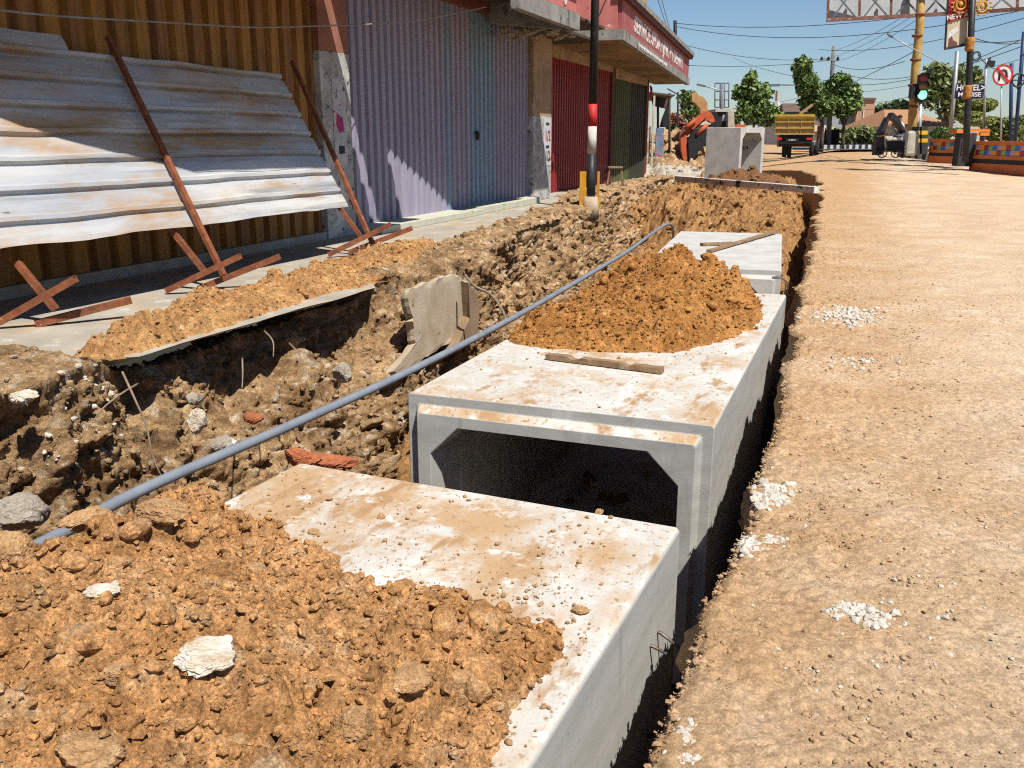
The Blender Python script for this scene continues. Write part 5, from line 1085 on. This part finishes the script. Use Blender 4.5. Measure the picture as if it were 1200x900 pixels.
# planter
root = thing("tiled_planter", "low orange planter wall with two rows of coloured tiles around a black pillar", "planter", W(1145, 195, 31)); PO = mat("planter_orange", (.85, .25, .07), (.68, .19, .06), 4, .8, spots=(((.3, .1, .05), 6, .62, .75),))
tiles = [mat("tile_" + n, c_, None, 9, .4) for n, c_ in (("orange", (1.0, .42, .05)), ("maroon", (.50, .03, .03)), ("green", (.25, .6, .22)), ("blue", (.08, .2, .75)), ("mauve", (.7, .42, .65)))]
def pw(t, v): return None
def wall(ua, ub, da, db, vt_a, vb_a, vt_b, vb_b, ntile, sd):
    A = W(ua, vb_a, da); B = W(ub, vb_b, db); zt = (W(ua, vt_a, da).z + W(ub, vt_b, db).z) / 2; zb = min(A.z, B.z) - .05; h = zt - zb
    A.z = B.z = 0; dr = (B - A).normalized(); nn = Vector((dr.y, -dr.x, 0)); nn = nn if nn.dot(-(A + B) / 2) > 0 else -nn; L = (B - A).length
    def band(z0, z1, pr, m, nm, par=root):
        mb = MB(); c_ = (A + B) / 2 - nn * (.15 - pr / 2) + UP * (zb + h * (z0 + z1) / 2); mb.obox(c_, L / 2, .15 + pr / 2, h * (z1 - z0) / 2, dr, nn, UP); return mb.build(nm, m, par)
    band(0, .30, .03, PO, "base_band"); band(.301, .44, .0, KB, "black_band"); band(.441, .56, .03, PO, "rail"); bd = band(.561, .88, -.01, KB, "tile_bed"); band(.881, 1.0, .05, PO, "coping")
    mb = MB(); rg = random.Random(sd); tw = L / ntile
    for r_ in (0, 1):
        for k in range(ntile):
            m_ = (0, 1, 2, 3, 4)[(k + r_ * 3) % 5]; c_ = A + dr * (k + .5) * tw + nn * .0 + UP * (zb + h * (.642 + .16 * r_)); mb.obox(c_, tw * .48, .012, h * .076, dr, nn, UP, m_)
    mb.build("tiles", tiles, bd)
wall(1137, 1215, 31.6, 27.6, 163.5, 193, 168, 205, 15, 1); wall(1087.5, 1121, 34.4, 32.6, 162, 186, 164, 190.5, 7, 2)
a = W(1128, 191, 31.6); zt = W(1128, 156, 31.6).z; mb = MB(); mb.obox((a.x, a.y, (a.z + zt) / 2 - .05), .27, .2, (zt - a.z) / 2 + .05); pil = mb.build("pillar", KB, root, bevel=.01)
mb = MB(); box_px(mb, 1121, 151.5, 1135, 156, 31.3, .6); mb.build("pillar_cap", PO, root)
tx("pillar_lettering", "KENARI", .13, W(1129, 172, 31.36), -UP, RT, mat("dull_gold", (.25, .2, .13), (.18, .14, .1)), pil, .004)
mb = MB()
for (u0, v0, u1, v1) in ((1136, 151, 1160, 154.4), (1134, 155.6, 1140, 158.8), (1141, 155.4, 1147, 159), (1148.5, 155.2, 1160, 159), (1119.5, 156, 1123.5, 159.6)): box_px(mb, u0, v0, u1, v1, 31.9, .1)
mb.build("orange_lettering_bar", mat("bright_orange", (.80, .25, .03), (.65, .16, .02), 12, .6), root)
# food stall / cart with tarpaulin and vendor
D = 38.5; px = D / F; root = thing("food_cart", "street food cart under a peaked black tarpaulin with a steel pot on it", "food cart", W(1045, 183, D)); TARP = mat("black_tarpaulin", (.035, .028, .035), (.02, .018, .02), 4, .6)
mb = MB(); mb.prism([W(1026, 182, D), W(1028, 162, D), W(1041, 137, D), W(1043, 139, D), W(1036, 160, D), W(1036, 181, D)], FW * .45); mb.prism([W(1043, 139, D), W(1047, 131.5, D), W(1053, 137, D), W(1062, 154, D), (W(1060, 156, D)), W(1050, 142, D)], FW * .5); mb.build("tarpaulin", TARP, root, bevel=.02)
mb = MB(); box_px(mb, 1040, 164, 1061, 177, D + .25, .8); mb.build("counter", TD, root)
mb = MB(); box_px(mb, 1046, 161, 1058, 164.5, D + .2, .8); box_px(mb, 1036.5, 159.5, 1046, 165, D + .2, .5); mb.build("worktop", WH, root)
mb = MB(); mb.ball(W(1053.5, 158, D + .3), .15, sz=(1.15, 1, .85), lvl=2); mb.build("steel_pot", CHR, root)
mb = MB(); mb.beam(W(1037, 160, D - .05), W(1038, 178, D - .05), .05, .05); mb.beam(W(1028, 160, D - .05), W(1048, 157, D - .05), .05, .05, m=1); mb.build("frame", [GAL, YEL], root)
for u in (1034, 1050, 1058):
    mb = MB(); c = W(u, 179, D - .1); mb.tube([c + (RT * cos(k * pi / 9) + UP * sin(k * pi / 9)) * .19 for k in range(19)], .025, 6, caps=False)
    for k in range(6): mb.tube([c, c + (RT * cos(k * pi / 3) + UP * sin(k * pi / 3)) * .19], .007, 4)
    mb.build("wheel", RUB, root)
# vendor: one skinned body
def person(name, label, joints, edges, radii, bodym, extra=()):
    me = bpy.data.meshes.new(name); me.from_pydata([tuple(j) for j in joints], edges, []); o = bpy.data.objects.new(name, me); COL.objects.link(o)
    o.modifiers.new("skin", 'SKIN'); 
    for i, r in enumerate(radii): me.skin_vertices[0].data[i].radius = (r, r); me.skin_vertices[0].data[i].use_root = (i == 0)
    s = o.modifiers.new("sub", 'SUBSURF'); s.levels = 2; s.render_levels = 2
    dg = bpy.context.evaluated_depsgraph_get(); m2 = bpy.data.meshes.new_from_object(o.evaluated_get(dg)); bpy.data.objects.remove(o)
    for p in m2.polygons: p.use_smooth = True
    o = link(name, m2, bodym); prop(o, label, "person"); return o
SK = mat("skin_brown", (.30, .17, .11), (.25, .14, .09), 4, .6); SHW = mat("white_shirt", (.6, .58, .56), (.5, .48, .46), 4, .9); HAIR = mat("dark_hair", (.02, .018, .016), (.015, .012, .01), 9, .8); TRS = mat("dark_trousers", (.05, .055, .08), (.04, .04, .06), 4, .9)
def figure(label, P, h, facing, shirt, sit=False):
    s = h / 1.65; f = Vector(facing).normalized(); r = f.cross(UP).normalized()
    def q(x, y, z): return P + r * x * s + f * y * s + UP * z * s
    J = [q(0, 0, .88), q(0, 0, 1.08), q(0, .01, 1.3), q(0, .02, 1.4), q(0, .03, 1.52), q(.17, 0, 1.33), q(.22, .06, 1.07), q(.16, .27, 1.0), q(-.17, 0, 1.33), q(-.22, .06, 1.07), q(-.16, .27, 1.0), q(.09, 0, .84), q(.1, .03, .45), q(.1, 0, .06), q(.1, .14, .03), q(-.09, 0, .84), q(-.1, .03, .45), q(-.1, 0, .06), q(-.1, .14, .03), q(.15, .36, 1.0), q(-.15, .36, 1.0), q(0, .035, 1.6)]
    E_ = [(0, 1), (1, 2), (2, 3), (3, 4), (2, 5), (5, 6), (6, 7), (2, 8), (8, 9), (9, 10), (0, 11), (11, 12), (12, 13), (13, 14), (0, 15), (15, 16), (16, 17), (17, 18), (7, 19), (10, 20), (4, 21)]
    R_ = [.14, .13, .14, .055, .09, .065, .048, .035, .065, .048, .035, .09, .06, .045, .04, .09, .06, .045, .04, .035, .035, .085]
    o = person("person", label, J, E_, [x * s for x in R_], SK)
    mb = MB(); mb.tube([q(0, 0, .8), q(0, 0, 1.0), q(0, 0, 1.2), q(0, .005, 1.36), q(0, .01, 1.41)], [.165 * s, .155 * s, .185 * s, .16 * s, .07 * s], 14)
    for a in (1, -1): mb.tube([q(.14 * a, 0, 1.33), q(.2 * a, .04, 1.15)], [.085 * s, .07 * s], 10)
    mb.build("shirt", shirt, o)
    mb = MB(); 
    for a in (1, -1): mb.tube([q(.08 * a, 0, .86), q(.1 * a, .03, .45), q(.1 * a, 0, .1)], [.12 * s, .085 * s, .07 * s], 10)
    mb.build("trousers", TRS, o)
    mb = MB(); mb.ball(q(0, .0, 1.6), .105 * s, sz=(1, 1, 1.02), lvl=2); mb.build("hair", HAIR, o)
p = W(1050, 181, 39.3); figure("vendor in a white shirt standing behind the food cart", p, 1.55, -FW + RT * .2, SHW)
p = W(850, 150, 38.1); figure("excavator driver in a dark red shirt sitting in the cab", p - UP * .9, 1.45, -FW, mat("dull_red_shirt", (.25, .07, .06), (.18, .05, .05)))
p = W(1079.5, 183, 36.2); 
mb = MB(); mb.obox(W(1068.5, 168, 34.2), .22, .12, .45, m=0); prop(mb.build("sack", mat("pale_sack", (.55, .54, .46), (.4, .4, .3), 4, .9), bevel=.1), "pale olive sack leaning at the foot of the yellow pole", "sack")
# dumpster-like stand signs at left
mb = MB(); box_px(mb, 869, 160, 876, 166, 43, .06); o = mb.build("parcel_sign", TL); prop(o, "small red sign with a white number seen through the upright culvert", "sign"); tx("sign_digit", "2", .2, W(872.5, 163, 42.95), RT, UP, WHT, o, .003)

# ---------------------------------------------------------------- overhead cables
def cable(label, a, b, da, db, sag, r=.014):
    A = W(*a, da); B = W(*b, db); pts = [A.lerp(B, t) - UP * sag * 4 * t * (1 - t) for t in np.linspace(0, 1, 15)]
    mb = MB(); mb.tube(pts, r, 5); prop(mb.build("overhead_cable", CAB), label, "cable", "overhead cables crossing the junction")
CB = [("uppermost cable crossing above the poles from the red sign to the yellow pole", (790, 27), (1078, 18), 50, 36, .3), ("thick cable running from the roof pole to the truss", (792, 31), (1230, 5), 50, 34, .8),
      ("cable dipping from the roof pole behind the tall tree", (792, 50), (975, 68), 50, 58, .4), ("dark cable under the truss rising to the right edge", (960, 58), (1230, 12), 58, 34, .5), ("sagging cable from the power pole to the blue pole", (980, 84), (1215, 38), 58, 33, .9),
      ("lower cable from the power pole past the traffic light", (975, 98), (1196, 55), 58, 33, .5), ("thin cable above the brick building", (975, 75), (1060, 72), 58, 37, .3), ("cable reaching the truck side of the power pole", (792, 76), (977, 70), 50, 58, .2),
      ("thin cable dropping behind the two tall trees", (900, 120), (975, 98), 80, 58, .3), ("second thin cable dropping behind the two tall trees", (905, 128), (1072, 60), 80, 36, .4), ("lowest cable over the tiled roof", (1015, 118), (1125, 88), 70, 34, .4),
      ("upper right cable ending at the tall blue pole", (1138, 48), (1230, 38), 30, 32, .15), ("middle right cable ending at the tall blue pole", (1140, 44), (1198, 50), 30, 32, .1), ("curved cable from the coil to the short blue pole", (1146, 64), (1186, 78), 30, 33, .25),
      ("steep pair cable left strand falling to the roof pole", (768, -10), (786, 44), 40, 50, .05), ("steep pair cable right strand falling to the roof pole", (773, -10), (788, 44), 40, 50, .05), ("drop wire beside the pink side wall", (712, -5), (695, 33), 19, 19, .02)]
for c_ in CB: cable(*c_)
for k, (a, b) in enumerate((((975, 60), (1076, 8)), ((978, 66), (1076, 14)), ((980, 72), (1076, 22)), ((1010, 108), (1230, 60)), ((1010, 128), (1110, 112)), ((860, 68), (975, 95)))):
    cable(("first", "second", "third")[k] + " of three parallel wires rising from the power pole to the truss" if k < 3 else ("faint wire running low over the olive tree to the right edge", "faint wire just over the orange tiled roof", "faint wire between the two tall tree crowns")[k - 3], a, b, 58, 36, .2, .010)

# groups for repeats
GN = {"box_culvert": "box culverts laid along the trench", "soil_mound": "mounds of dug soil", "clod": "loose clods of earth", "stone": "lime crusted stones", "rock": "rocks in the cut bank", "brick_fragment": "brick fragments in the cut bank", "root": "dry roots in the cut bank",
      "shop_building": "shops with folding shutters", "wooden_plank": "pieces of wood on the culverts", "tree": "trees at the junction", "house": "houses beyond the junction", "overhead_cable": "overhead cables crossing the junction", "street_lamp": "street lamps", "street_pole": "dark blue poles",
      "poster": "posters on the shop pillars", "kerb": "black and white kerbs", "topiary_tree": "clipped topiary trees", "rubble_heap": "heaps beyond the shops", "gravel": "white gravel patches", "person": "people at the far end", "gold_ornament": "gold scroll ornaments", "bush": "bushes"}
for o in list(bpy.data.objects):
    if o.parent is None and "label" in o and "group" not in o:
        g = GN.get(o.name.split(".")[0])
        if g: o["group"] = g
